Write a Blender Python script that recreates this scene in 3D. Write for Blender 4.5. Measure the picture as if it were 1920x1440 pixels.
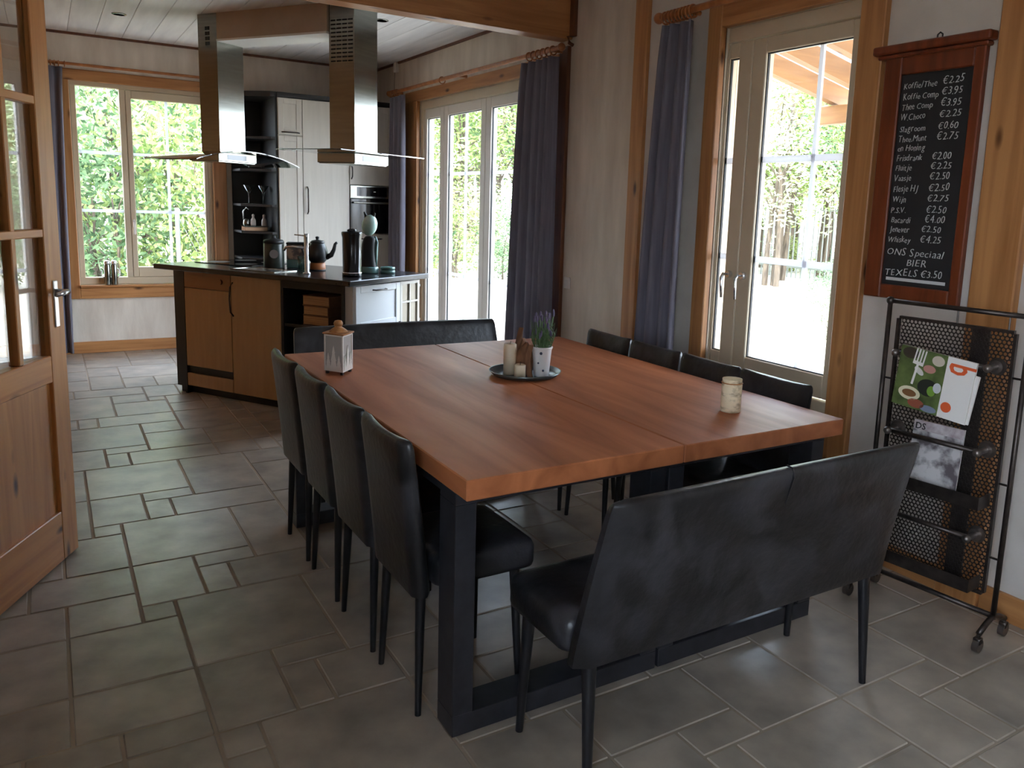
import bpy, bmesh, math, random
from mathutils import Vector, Matrix
random.seed(11)
sc = bpy.context.scene
COL = sc.collection
for o in list(bpy.data.objects):
    bpy.data.objects.remove(o)

# ---------------------------------------------------------------- camera
YAW, PITCH, ROLL, CAMH = 0.5658, 0.1613, 0.0365, 1.4223
FPX, PPX, PPY = 1516.72, 1049.35, 633.07
fw = Vector((math.sin(YAW)*math.cos(PITCH), math.cos(YAW)*math.cos(PITCH), -math.sin(PITCH)))
rt = Vector((math.cos(YAW), -math.sin(YAW), 0))
up = rt.cross(fw)
r2 = rt*math.cos(ROLL) + up*math.sin(ROLL)
u2 = -rt*math.sin(ROLL) + up*math.cos(ROLL)
cd = bpy.data.cameras.new('camera')
cd.sensor_width = 36.0
cd.lens = 36.0*FPX/1920
cd.shift_x = (960-PPX)/1920
cd.shift_y = (PPY-720)/1920
cd.clip_start, cd.clip_end = 0.05, 300
cam = bpy.data.objects.new('camera', cd)
COL.objects.link(cam)
cam.matrix_world = Matrix(((r2.x, u2.x, -fw.x, 0), (r2.y, u2.y, -fw.y, 0), (r2.z, u2.z, -fw.z, CAMH), (0, 0, 0, 1)))
sc.camera = cam

# ---------------------------------------------------------------- world, sun, exposure
SKY_STRENGTH, SUN_STRENGTH, EXPOSURE = 9.5, 8.5, 1.25
w = bpy.data.worlds.new('world')
sc.world = w
w.use_nodes = True
wn = w.node_tree.nodes
bg = wn['Background']
tc = wn.new('ShaderNodeTexCoord')
sx = wn.new('ShaderNodeSeparateXYZ')
cr = wn.new('ShaderNodeValToRGB')
cr.color_ramp.elements[0].position = 0.48
cr.color_ramp.elements[0].color = (0.80, 0.89, 1.0, 1)
cr.color_ramp.elements[1].position = 1.0
cr.color_ramp.elements[1].color = (0.56, 0.73, 1.0, 1)
w.node_tree.links.new(tc.outputs['Generated'], sx.inputs[0])
mr = wn.new('ShaderNodeMath'); mr.operation = 'MULTIPLY_ADD'
mr.inputs[1].default_value = 0.5; mr.inputs[2].default_value = 0.5
w.node_tree.links.new(sx.outputs['Z'], mr.inputs[0])
w.node_tree.links.new(mr.outputs[0], cr.inputs[0])
w.node_tree.links.new(cr.outputs[0], bg.inputs[0])
bg.inputs[1].default_value = SKY_STRENGTH
sl = bpy.data.lights.new('sun', 'SUN')
sl.energy = SUN_STRENGTH
sl.angle = math.radians(1.5)
sl.color = (1.0, 0.95, 0.86)
so = bpy.data.objects.new('sun', sl)
COL.objects.link(so)
so.rotation_euler = Vector((-0.33, -0.42, 0.85)).to_track_quat('Z', 'Y').to_euler()
sc.view_settings.view_transform = 'Standard'
sc.view_settings.look = 'None'
sc.view_settings.gamma = 1.0
sc.view_settings.use_curve_mapping = False
sc.view_settings.exposure = EXPOSURE
sc.cycles.use_denoising = True
sc.cycles.max_bounces = 10
sc.cycles.diffuse_bounces = 6
sc.cycles.glossy_bounces = 4
sc.cycles.transparent_max_bounces = 16
sc.cycles.sample_clamp_indirect = 6.0
sc.cycles.caustics_reflective = False
sc.cycles.caustics_refractive = False

# ---------------------------------------------------------------- helpers
W = {}
class B:
    def __init__(s):
        s.bm = bmesh.new()
    def box(s, x0, x1, y0, y1, z0, z1, bev=0, seg=1, mat=None):
        r = bmesh.ops.create_cube(s.bm, size=1)
        vs = r['verts']
        for v in vs:
            v.co = Vector(((x0+x1)/2+v.co.x*(x1-x0), (y0+y1)/2+v.co.y*(y1-y0), (z0+z1)/2+v.co.z*(z1-z0)))
        if mat:
            bmesh.ops.transform(s.bm, matrix=mat, verts=vs)
        if bev:
            es = list({e for v in vs for e in v.link_edges})
            bmesh.ops.bevel(s.bm, geom=es, offset=bev, segments=seg, profile=0.5, affect='EDGES')
        return s
    def cyl(s, p0, p1, r0, r1=None, seg=12):
        p0, p1 = Vector(p0), Vector(p1)
        r1 = r0 if r1 is None else r1
        d = p1-p0
        q = Vector((0, 0, 1)).rotation_difference(d.normalized()).to_matrix().to_4x4()
        m = Matrix.Translation((p0+p1)/2) @ q
        bmesh.ops.create_cone(s.bm, cap_ends=True, segments=seg, radius1=max(r0, 1e-4), radius2=max(r1, 1e-4), depth=d.length, matrix=m)
        return s
    def sph(s, c, rx, ry=None, rz=None, seg=12, rot=None):
        ry = rx if ry is None else ry
        rz = rx if rz is None else rz
        m = Matrix.Translation(c) @ (rot or Matrix()) @ Matrix.Diagonal((rx, ry, rz, 1))
        bmesh.ops.create_uvsphere(s.bm, u_segments=seg, v_segments=max(6, seg*2//3), radius=1, matrix=m)
        return s
    def lathe(s, prof, c=(0, 0, 0), seg=20):
        c = Vector(c)
        rings = []
        for r, z in prof:
            if r < 1e-5:
                rings.append([s.bm.verts.new(c+Vector((0, 0, z)))])
            else:
                rings.append([s.bm.verts.new(c+Vector((r*math.cos(2*math.pi*k/seg), r*math.sin(2*math.pi*k/seg), z))) for k in range(seg)])
        for a, b in zip(rings, rings[1:]):
            for k in range(seg):
                k2 = (k+1) % seg
                if len(a) == 1 and len(b) == 1: continue
                if len(a) == 1: s.bm.faces.new((a[0], b[k2], b[k]))
                elif len(b) == 1: s.bm.faces.new((a[k], a[k2], b[0]))
                else: s.bm.faces.new((a[k], a[k2], b[k2], b[k]))
        if len(rings[0]) > 1: s.bm.faces.new(rings[0][::-1])
        if len(rings[-1]) > 1: s.bm.faces.new(rings[-1])
        return s
    def prism(s, pts, z0, z1, bev=0, mat=None):
        a = [s.bm.verts.new((p[0], p[1], z0)) for p in pts]
        b = [s.bm.verts.new((p[0], p[1], z1)) for p in pts]
        n = len(pts)
        fs = [s.bm.faces.new(a[::-1]), s.bm.faces.new(b)]
        for k in range(n):
            fs.append(s.bm.faces.new((a[k], a[(k+1) % n], b[(k+1) % n], b[k])))
        if mat:
            bmesh.ops.transform(s.bm, matrix=mat, verts=a+b)
        bmesh.ops.recalc_face_normals(s.bm, faces=fs)
        if bev:
            es = list({e for f in fs for e in f.edges})
            bmesh.ops.bevel(s.bm, geom=es, offset=bev, segments=1, profile=0.5, affect='EDGES')
        return s
    def tube(s, pts, r, seg=8):
        pts = [Vector(p) for p in pts]
        rings = []
        for i, p in enumerate(pts):
            d = (pts[min(i+1, len(pts)-1)]-pts[max(i-1, 0)]).normalized()
            q = Vector((0, 0, 1)).rotation_difference(d)
            rr = r[i] if isinstance(r, (list, tuple)) else r
            rings.append([s.bm.verts.new(p+q @ Vector((rr*math.cos(2*math.pi*k/seg), rr*math.sin(2*math.pi*k/seg), 0))) for k in range(seg)])
        for a, b in zip(rings, rings[1:]):
            # match closest vertex to limit twist
            off = min(range(seg), key=lambda o: (a[0].co-b[o].co).length)
            b[:] = b[off:]+b[:off]
            for k in range(seg):
                s.bm.faces.new((a[k], a[(k+1) % seg], b[(k+1) % seg], b[k]))
        s.bm.faces.new(rings[0][::-1]); s.bm.faces.new(rings[-1])
        return s
    def loft(s, rings, caps=True):
        R = [[s.bm.verts.new(p) for p in r] for r in rings]
        n = len(R[0])
        fs = []
        for a, b in zip(R, R[1:]):
            for k in range(n):
                fs.append(s.bm.faces.new((a[k], a[(k+1) % n], b[(k+1) % n], b[k])))
        if caps:
            fs.append(s.bm.faces.new(R[0][::-1])); fs.append(s.bm.faces.new(R[-1]))
        bmesh.ops.recalc_face_normals(s.bm, faces=fs)
        return s
    def xf(s, m):
        bmesh.ops.transform(s.bm, matrix=m, verts=s.bm.verts)
        return s
    def build(s, name, mat, parent=None, smooth=None, kind=None):
        bm = s.bm
        if smooth is not None:
            for f in bm.faces: f.smooth = True
            a = math.radians(smooth)
            for e in bm.edges:
                if len(e.link_faces) == 2 and e.calc_face_angle(0) > a: e.smooth = False
        if parent is None:
            xs = [v.co for v in bm.verts]
            L = Vector(((min(c.x for c in xs)+max(c.x for c in xs))/2, (min(c.y for c in xs)+max(c.y for c in xs))/2, min(c.z for c in xs)))
            mw = Matrix.Translation(L)
        else:
            mw = W[parent.name]
        bmesh.ops.transform(bm, matrix=mw.inverted(), verts=bm.verts)
        me = bpy.data.meshes.new(name)
        bm.to_mesh(me); bm.free()
        if mat: me.materials.append(mat)
        o = bpy.data.objects.new(name, me)
        COL.objects.link(o)
        if parent is None: o.matrix_world = mw
        else: o.parent = parent
        W[o.name] = mw.copy()
        if kind: o['kind'] = kind
        return o

def thing(name, label=None, cat=None, loc=(0, 0, 0), group=None, kind=None):
    o = bpy.data.objects.new(name, None)
    o.empty_display_size = 0.1
    COL.objects.link(o)
    o.location = loc
    W[o.name] = Matrix.Translation(loc)
    if label: o['label'] = label
    if cat: o['category'] = cat
    if group: o['group'] = group
    if kind: o['kind'] = kind
    return o
def tag(o, label, cat, group=None):
    o['label'] = label; o['category'] = cat
    if group: o['group'] = group
    return o
def copy_tree(o, parent=None):
    c = o.copy(); COL.objects.link(c)
    if parent is not None: c.parent = parent
    for ch in list(o.children): copy_tree(ch, c)
    return c

# ---------------------------------------------------------------- materials
def srgb(r, g, b):
    f = lambda c: (c/255/12.92) if c/255 <= 0.04045 else ((c/255+0.055)/1.055)**2.4
    return (f(r), f(g), f(b), 1)
def mat(name, c1, c2=None, rough=.5, metal=0., scale=(5, 5, 5), detail=3., bump=0., bscale=None, rand=0., spec=.5,
        ramp=(.3, .7), knots=None, coat=0., rough2=None, dist=0., sub=0.):
    m = bpy.data.materials.new(name); m.use_nodes = True
    nt = m.node_tree; N = nt.nodes; Lk = nt.links
    p = N['Principled BSDF']
    p.inputs['Roughness'].default_value = rough
    p.inputs['Metallic'].default_value = metal
    p.inputs['Specular IOR Level'].default_value = spec
    if coat: p.inputs['Coat Weight'].default_value = coat
    c2 = c2 or c1
    tcn = N.new('ShaderNodeTexCoord')
    oi = N.new('ShaderNodeObjectInfo')
    mp = N.new('ShaderNodeMapping'); mp.inputs['Scale'].default_value = scale
    ad = N.new('ShaderNodeVectorMath'); ad.operation = 'MULTIPLY_ADD'
    ad.inputs[1].default_value = (1, 1, 1)
    Lk.new(tcn.outputs['Object'], ad.inputs[0])
    sc_ = N.new('ShaderNodeVectorMath'); sc_.operation = 'SCALE'; sc_.inputs[0].default_value = (7.3, 3.1, 5.7)
    Lk.new(oi.outputs['Random'], sc_.inputs['Scale'])
    Lk.new(sc_.outputs[0], ad.inputs[2])
    Lk.new(ad.outputs[0], mp.inputs['Vector'])
    nz = N.new('ShaderNodeTexNoise'); nz.inputs['Scale'].default_value = 1; nz.inputs['Detail'].default_value = detail
    nz.inputs['Distortion'].default_value = dist
    Lk.new(mp.outputs[0], nz.inputs['Vector'])
    rp = N.new('ShaderNodeValToRGB')
    rp.color_ramp.elements[0].position = ramp[0]; rp.color_ramp.elements[0].color = c1
    rp.color_ramp.elements[1].position = ramp[1]; rp.color_ramp.elements[1].color = c2
    Lk.new(nz.outputs['Fac'], rp.inputs[0])
    col = rp.outputs[0]
    if knots:
        ks, kcol, kth = knots
        mk = N.new('ShaderNodeMapping'); mk.inputs['Scale'].default_value = ks
        Lk.new(ad.outputs[0], mk.inputs['Vector'])
        vo = N.new('ShaderNodeTexVoronoi'); vo.inputs['Scale'].default_value = 1
        Lk.new(mk.outputs[0], vo.inputs['Vector'])
        mrg = N.new('ShaderNodeMapRange'); mrg.inputs[1].default_value = kth*.35; mrg.inputs[2].default_value = kth
        mrg.inputs[3].default_value = 1; mrg.inputs[4].default_value = 0
        Lk.new(vo.outputs['Distance'], mrg.inputs[0])
        mx = N.new('ShaderNodeMix'); mx.data_type = 'RGBA'
        Lk.new(mrg.outputs[0], mx.inputs[0]); Lk.new(col, mx.inputs[6]); mx.inputs[7].default_value = kcol
        col = mx.outputs[2]
    if rand:
        hs = N.new('ShaderNodeHueSaturation')
        mr_ = N.new('ShaderNodeMapRange'); mr_.inputs[3].default_value = 1-rand; mr_.inputs[4].default_value = 1+rand
        Lk.new(oi.outputs['Random'], mr_.inputs[0]); Lk.new(mr_.outputs[0], hs.inputs['Value'])
        Lk.new(col, hs.inputs['Color']); col = hs.outputs[0]
    Lk.new(col, p.inputs['Base Color'])
    if rough2 is not None:
        rr = N.new('ShaderNodeMapRange'); rr.inputs[3].default_value = rough; rr.inputs[4].default_value = rough2
        Lk.new(nz.outputs['Fac'], rr.inputs[0]); Lk.new(rr.outputs[0], p.inputs['Roughness'])
    if bump:
        bs = bscale or scale
        mb = N.new('ShaderNodeMapping'); mb.inputs['Scale'].default_value = bs
        Lk.new(ad.outputs[0], mb.inputs['Vector'])
        nb = N.new('ShaderNodeTexNoise'); nb.inputs['Scale'].default_value = 1; nb.inputs['Detail'].default_value = 4
        Lk.new(mb.outputs[0], nb.inputs['Vector'])
        bp = N.new('ShaderNodeBump'); bp.inputs['Strength'].default_value = bump; bp.inputs['Distance'].default_value = .01
        Lk.new(nb.outputs['Fac'], bp.inputs['Height']); Lk.new(bp.outputs[0], p.inputs['Normal'])
    return m
def pine(name, axis, a=srgb(188, 134, 84), b=srgb(152, 98, 54), rough=.42):
    s = [26, 26, 26]; s['xyz'.index(axis)] = 1.6
    k = [9, 9, 9]; k['xyz'.index(axis)] = 3.2
    return mat(name, a, b, rough, scale=tuple(s), detail=4, ramp=(.35, .75), knots=(tuple(k), srgb(74, 38, 16), .17), bump=.04, dist=.6)
PINE_X, PINE_Y, PINE_Z = pine('pine along x', 'x'), pine('pine along y', 'y'), pine('pine along z', 'z')
PINE_DK = pine('dark pine trim', 'z', srgb(112, 66, 40), srgb(80, 44, 26))
DOORPINE = pine('door pine', 'z', srgb(206, 142, 80), srgb(174, 108, 54), .38)
DOORPINE_X = pine('door pine rail', 'x', srgb(208, 142, 80), srgb(176, 108, 54), .38)
DOORPINE_Y = pine('door pine rail y', 'y', srgb(208, 142, 80), srgb(176, 108, 54), .38)
PLASTER = mat('whitewashed plaster', srgb(218, 207, 193), srgb(196, 183, 168), .85, scale=(9, 9, 2.2), detail=6, bump=.25, bscale=(26, 26, 7), ramp=(.3, .7))
PLASTER_D = mat('plain white plaster', srgb(208, 200, 192), srgb(196, 187, 178), .9, scale=(6, 6, 6), detail=4, bump=.06, bscale=(40, 40, 40))
CEILM = mat('whitewashed ceiling plank', srgb(238, 236, 236), srgb(214, 212, 214), .6, scale=(14, 1.2, 14), detail=5, rand=.05, bump=.05, bscale=(30, 3, 30))
BULKM = mat('bulkhead paint', srgb(176, 158, 140), srgb(166, 148, 128), .7)
WHITEPAINT = mat('white paint', srgb(220, 218, 214), None, .5)
GROUT = mat('grout', srgb(176, 160, 140), srgb(140, 128, 114), .9, scale=(1.3, 1.3, 1.3))
TILE = mat('stone floor tile', srgb(176, 163, 147), srgb(130, 121, 111), .25, scale=(6, 6, 6), detail=7, rand=.11, rough2=.44, bump=.16, bscale=(16, 16, 16), spec=.5, ramp=(.28, .75))
CREAM = mat('cream window frame', srgb(206, 190, 164), srgb(198, 182, 156), .4)
WHITEBAR = mat('white glazing bar', srgb(235, 236, 240), None, .4)
CURT = mat('grey curtain cloth', srgb(118, 115, 127), srgb(102, 99, 111), .85, scale=(60, 60, 4), detail=2)
def add_translucency(m, f_):
    N, Lk = m.node_tree.nodes, m.node_tree.links
    p = N['Principled BSDF']; tr = N.new('ShaderNodeBsdfTranslucent'); mx = N.new('ShaderNodeMixShader'); mx.inputs[0].default_value = f_
    tr.inputs[0].default_value = p.inputs['Base Color'].default_value
    if p.inputs['Base Color'].links: Lk.new(p.inputs['Base Color'].links[0].from_socket, tr.inputs[0])
    Lk.new(p.outputs[0], mx.inputs[1]); Lk.new(tr.outputs[0], mx.inputs[2]); Lk.new(mx.outputs[0], N['Material Output'].inputs[0])
add_translucency(CURT, .06)
TABLE = mat('brown table wood', srgb(192, 118, 76), srgb(146, 83, 50), .40, scale=(9, 1.1, 9), detail=9, dist=.9, ramp=(.28, .74), rough2=.62, spec=.35, bump=.05, bscale=(34, 4, 34), rand=.03)
TABLEM = mat('table frame steel', srgb(60, 60, 66), srgb(46, 46, 50), .36, metal=.3, scale=(20, 20, 20))
LEATHER = mat('black leather', srgb(24, 24, 26), srgb(72, 71, 77), .25, scale=(7, 7, 7), detail=11, ramp=(.44, .92), bump=.2, bscale=(38, 38, 38), rough2=.5, dist=.9)
LEGM = mat('black lacquered leg', srgb(22, 22, 26), None, .35)
BLACKCAB = mat('black cabinet board', srgb(20, 18, 18), srgb(26, 24, 24), .45)
COUNTER = mat('dark stone worktop', srgb(30, 29, 31), srgb(36, 34, 36), .22, scale=(40, 40, 40), detail=5)
CABWHITE = mat('ivory cabinet front', srgb(190, 184, 174), srgb(182, 176, 166), .42, scale=(40, 40, 3), detail=3)
CABTAN = mat('beige island front', srgb(182, 146, 104), srgb(172, 136, 94), .4, scale=(30, 30, 3))
CABTAN2 = mat('brown control strip', srgb(146, 104, 66), None, .4)
CABPALE = mat('pale grey drawer front', srgb(214, 218, 222), None, .45)
STEEL = mat('brushed steel', srgb(146, 147, 140), srgb(132, 133, 126), .2, metal=1., scale=(3, 3, 60), detail=3)
CHROME = mat('chrome', srgb(225, 225, 228), None, .2, metal=.8)
IRON = mat('dark iron', srgb(78, 70, 66), srgb(58, 52, 50), .4, metal=.8, scale=(30, 30, 30))
IRONK = mat('iron flange', srgb(120, 112, 108), None, .35, metal=.9)
BLACKGL = mat('black oven glass', srgb(8, 8, 10), None, .08)
DARK = mat('matt black', srgb(16, 16, 16), None, .6)
MAHOG = mat('mahogany frame', srgb(128, 62, 34), srgb(92, 40, 20), .34, scale=(30, 30, 3), detail=4)
SLATE = mat('slate board', srgb(20, 20, 22), srgb(30, 30, 32), .7, scale=(6, 6, 6), detail=6)
CHALK = mat('chalk writing', srgb(205, 205, 205), None, .9)
WAX = mat('ivory wax', srgb(226, 208, 180), srgb(216, 196, 168), .5)
BARK = mat('brown bark', srgb(136, 92, 60), srgb(86, 54, 34), .8, scale=(40, 40, 12), detail=5, bump=.4)
BIRCH = mat('birch bark', srgb(226, 208, 176), srgb(110, 84, 56), .75, scale=(28, 28, 60), detail=4, ramp=(.5, .78), bump=.3)
POTW = mat('white enamel', srgb(224, 222, 220), None, .35)
INK = mat('blue ink mark', srgb(60, 66, 92), None, .5)
LEAFG = mat('lavender green', srgb(88, 116, 66), srgb(60, 84, 48), .6, scale=(60, 60, 60))
LAV = mat('lavender flower', srgb(104, 92, 122), srgb(84, 72, 100), .7, scale=(60, 60, 60))
LANTW = mat('white lantern metal', srgb(232, 226, 218), None, .5)
LANTG = mat('grey lantern inside', srgb(176, 170, 164), None, .6)
LIDW = mat('lantern wood lid', srgb(190, 132, 78), srgb(160, 104, 58), .5, scale=(50, 50, 8))
TEALM = mat('green enamel', srgb(96, 128, 122), srgb(80, 112, 108), .25)
TEALW = mat('pale green glaze', srgb(196, 212, 204), srgb(126, 166, 156), .25, scale=(10, 10, 10))
TERRA = mat('amber cork warmer', srgb(156, 92, 44), srgb(130, 74, 34), .5)
PAPER = mat('old paper pages', srgb(180, 140, 96), srgb(150, 110, 72), .8, scale=(3, 3, 160))
BOOKC = mat('book cover', srgb(112, 74, 46), None, .6, rand=.2)
PLASW = mat('white plastic', srgb(226, 222, 216), None, .4)
CONCRETE = mat('house outside', srgb(190, 180, 168), None, .9)
ROOFM = mat('roofing', srgb(90, 80, 74), None, .9)
GLASSPLAIN = None
def glass_mat(name, tint=(1, 1, 1, 1), gl=1.0):
    m = bpy.data.materials.new(name); m.use_nodes = True
    nt = m.node_tree; N = nt.nodes; Lk = nt.links
    N.remove(N['Principled BSDF'])
    tr = N.new('ShaderNodeBsdfTransparent'); tr.inputs[0].default_value = tint
    gs = N.new('ShaderNodeBsdfGlossy'); gs.inputs['Roughness'].default_value = 0.0
    fr = N.new('ShaderNodeLayerWeight'); fr.inputs[0].default_value = .5
    pw = N.new('ShaderNodeMath'); pw.operation = 'POWER'; pw.inputs[1].default_value = 5
    sk = N.new('ShaderNodeMath'); sk.operation = 'MULTIPLY_ADD'; sk.inputs[1].default_value = .96; sk.inputs[2].default_value = .04
    Lk.new(fr.outputs['Facing'], pw.inputs[0]); Lk.new(pw.outputs[0], sk.inputs[0])
    mu = N.new('ShaderNodeMath'); mu.operation = 'MULTIPLY'; mu.inputs[1].default_value = gl; mu.use_clamp = True
    mx = N.new('ShaderNodeMixShader')
    Lk.new(sk.outputs[0], mu.inputs[0]); Lk.new(mu.outputs[0], mx.inputs[0])
    Lk.new(tr.outputs[0], mx.inputs[1]); Lk.new(gs.outputs[0], mx.inputs[2])
    Lk.new(mx.outputs[0], N['Material Output'].inputs[0])
    return m
GLASS = glass_mat('window glass', (.97, .98, .98, 1), 1.0)
DGLASS = glass_mat('door pane glass', (.96, .97, .96, 1), 1.7)
HGLASS = glass_mat('hood glass', (.72, .8, .78, 1), 2.2)
def leaf_mat(name, c1, c2):
    m = bpy.data.materials.new(name); m.use_nodes = True
    nt = m.node_tree; N = nt.nodes; Lk = nt.links
    N.remove(N['Principled BSDF'])
    g = N.new('ShaderNodeNewGeometry')
    rp = N.new('ShaderNodeValToRGB')
    rp.color_ramp.elements[0].color = c1; rp.color_ramp.elements[1].color = c2
    Lk.new(g.outputs['Random Per Island'], rp.inputs[0])
    d = N.new('ShaderNodeBsdfDiffuse'); t = N.new('ShaderNodeBsdfTranslucent')
    Lk.new(rp.outputs[0], d.inputs[0]); Lk.new(rp.outputs[0], t.inputs[0])
    mx = N.new('ShaderNodeMixShader'); mx.inputs[0].default_value = .45
    Lk.new(d.outputs[0], mx.inputs[1]); Lk.new(t.outputs[0], mx.inputs[2])
    Lk.new(mx.outputs[0], N['Material Output'].inputs[0])
    return m
LEAF1 = leaf_mat('leaf yellow green', srgb(176, 186, 122), srgb(96, 116, 62))
LEAF2 = leaf_mat('leaf deep green', srgb(124, 148, 108), srgb(58, 80, 54))
LEAF3 = leaf_mat('leaf pale green', srgb(204, 212, 172), srgb(140, 158, 108))
TRUNK = mat('tree trunk', srgb(92, 80, 66), srgb(64, 54, 44), .9, scale=(20, 20, 4))
GROUND = mat('sandy ground', srgb(172, 163, 150), srgb(146, 136, 120), .95, scale=(1.5, 1.5, 1.5), detail=8, knots=((6, 6, 6), srgb(110, 98, 78), .11))
PERGW = pine('pergola timber', 'x', srgb(150, 108, 64), srgb(124, 86, 48), .6)
PERGY = pine('pergola timber y', 'y', srgb(150, 108, 64), srgb(124, 86, 48), .6)
FENCEM = mat('fence iron', srgb(110, 112, 104), None, .5)
def sheet_mat():
    m = bpy.data.materials.new('white roof sheet'); m.use_nodes = True
    nt = m.node_tree; N = nt.nodes; Lk = nt.links
    N.remove(N['Principled BSDF'])
    d = N.new('ShaderNodeBsdfDiffuse'); d.inputs[0].default_value = (.9, .9, .9, 1)
    t = N.new('ShaderNodeBsdfTranslucent'); t.inputs[0].default_value = (.95, .95, .95, 1)
    mx = N.new('ShaderNodeMixShader'); mx.inputs[0].default_value = .35
    Lk.new(d.outputs[0], mx.inputs[1]); Lk.new(t.outputs[0], mx.inputs[2]); Lk.new(mx.outputs[0], N['Material Output'].inputs[0])
    return m
SHEET = sheet_mat()
add_translucency(WHITEBAR, .5)  # translucent bars glow when backlit, standing in for camera bloom

# ---------------------------------------------------------------- room shell
XW, YB, ZC, XL, YR = 2.87, 8.103, 2.694, -0.45, -2.1
wt = .14
b = B(); b.box(XL-wt, XW+wt, YR-wt, YB+wt, -.12, -.0035)
floor = b.build('floor', GROUT, kind='structure')
b = B()
# right wall with two openings
ops = [(2.285, 3.10, 0, 2.31), (4.70, 6.98, 0, 2.296)]
y = YR-wt
for (a, c, z0, z1) in ops:
    b.box(XW, XW+wt, y, a, -.008, ZC+.05); b.box(XW, XW+wt, a, c, z1, ZC+.05); y = c
b.box(XW, XW+wt, y, YB+wt, -.008, ZC+.05)
b.build('wall_right', PLASTER, kind='structure')
b = B()
b.box(XL-wt, .22, YB, YB+wt, -.008, ZC+.05); b.box(1.31, XW, YB, YB+wt, -.008, ZC+.05)
b.box(.22, 1.31, YB, YB+wt, -.008, .58); b.box(.22, 1.31, YB, YB+wt, 2.32, ZC+.05)
b.build('wall_back', PLASTER, kind='structure')
b = B()
X0, X1 = XL-wt, XL
b.box(X0, X1, YR, -1.2, -.008, ZC+.05); b.box(X0, X1, -1.2, .1, -.008, .6); b.box(X0, X1, -1.2, .1, 2.2, ZC+.05)
b.box(X0, X1, .1, 2.76, -.008, ZC+.05); b.box(X0, X1, 2.76, 3.70, 2.3, ZC+.05); b.box(X0, X1, 3.70, YB, -.008, ZC+.05)
b.build('wall_left', PLASTER_D, kind='structure')
b = B()
b.box(XL-wt, XW+wt, YR-wt, YR, -.008, ZC+.05)
b.build('wall_rear', PLASTER_D, kind='structure')
b = B()   # hallway behind the open door
b.box(-1.9, -1.8, 2.4, 4.2, -.008, ZC); b.box(-1.8, X0, 2.4, 2.5, -.008, ZC); b.box(-1.8, X0, 4.1, 4.2, -.008, ZC)
b.box(-1.9, X0, 2.4, 4.2, -.1, -.008); b.box(-1.9, X0, 2.4, 4.2, 2.5, 2.6)
b.build('wall_hall', PLASTER_D, kind='structure')
# dining part of the right wall is a plain white skin
b = B()
b.box(XW-.004, XW+.001, YR, 2.20, 0, ZC); b.box(XW-.004, XW+.001, 3.17, 3.72, 0, ZC)
b.build('wall_right_dining', PLASTER_D, kind='structure')
B().box(XL-.001, XL+.012, 3.78, YB-.03, 0, ZC-.002).build('wall_left_added_pine', PINE_Z, kind='structure')  # unseen pine cladding, added so the hoods reflect brown
b = B(); b.box(XL-.9, XW+.35, YR-1.3, YB+.5, ZC+.09, ZC+.25)  # unseen roof; overhang sized to keep direct sun out of the windows
b.build('roof', ROOFM, kind='structure')
b = B(); b.box(XL-wt, XW+wt, YR-wt, YB+wt, ZC+.012, ZC+.09)
ceiling = b.build('ceiling', WHITEPAINT, kind='structure')
xk = .227-.199*4
while xk < XW:
    a, c = max(xk, XL)+.001, min(xk+.199, XW)-.001
    if c-a > .03:
        B().box(a, c, YR, YB, ZC, ZC+.014, .003).build('plank', CEILM, ceiling)
    xk += .199
# ceiling spots
for (x, y) in ((.533, 7.02), (2.12, 5.88)):
    t = thing('ceiling_spot', None, 'ceiling light', (x, y, ZC))
    B().lathe([(.045, -.006), (.05, -.003), (.05, 0), (.036, 0), (.036, -.006)], (x, y, ZC), 20).build('ring', STEEL, t, 30)
    B().lathe([(.0, -.002), (.034, -.002), (.034, 0)], (x, y, ZC), 16).build('bulb', DARK, t)
    t['label'] = 'small recessed ceiling spot above the left kitchen floor' if x < 1 else 'small recessed ceiling spot to the right of the hoods'
    t['group'] = 'recessed kitchen spots'

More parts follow.
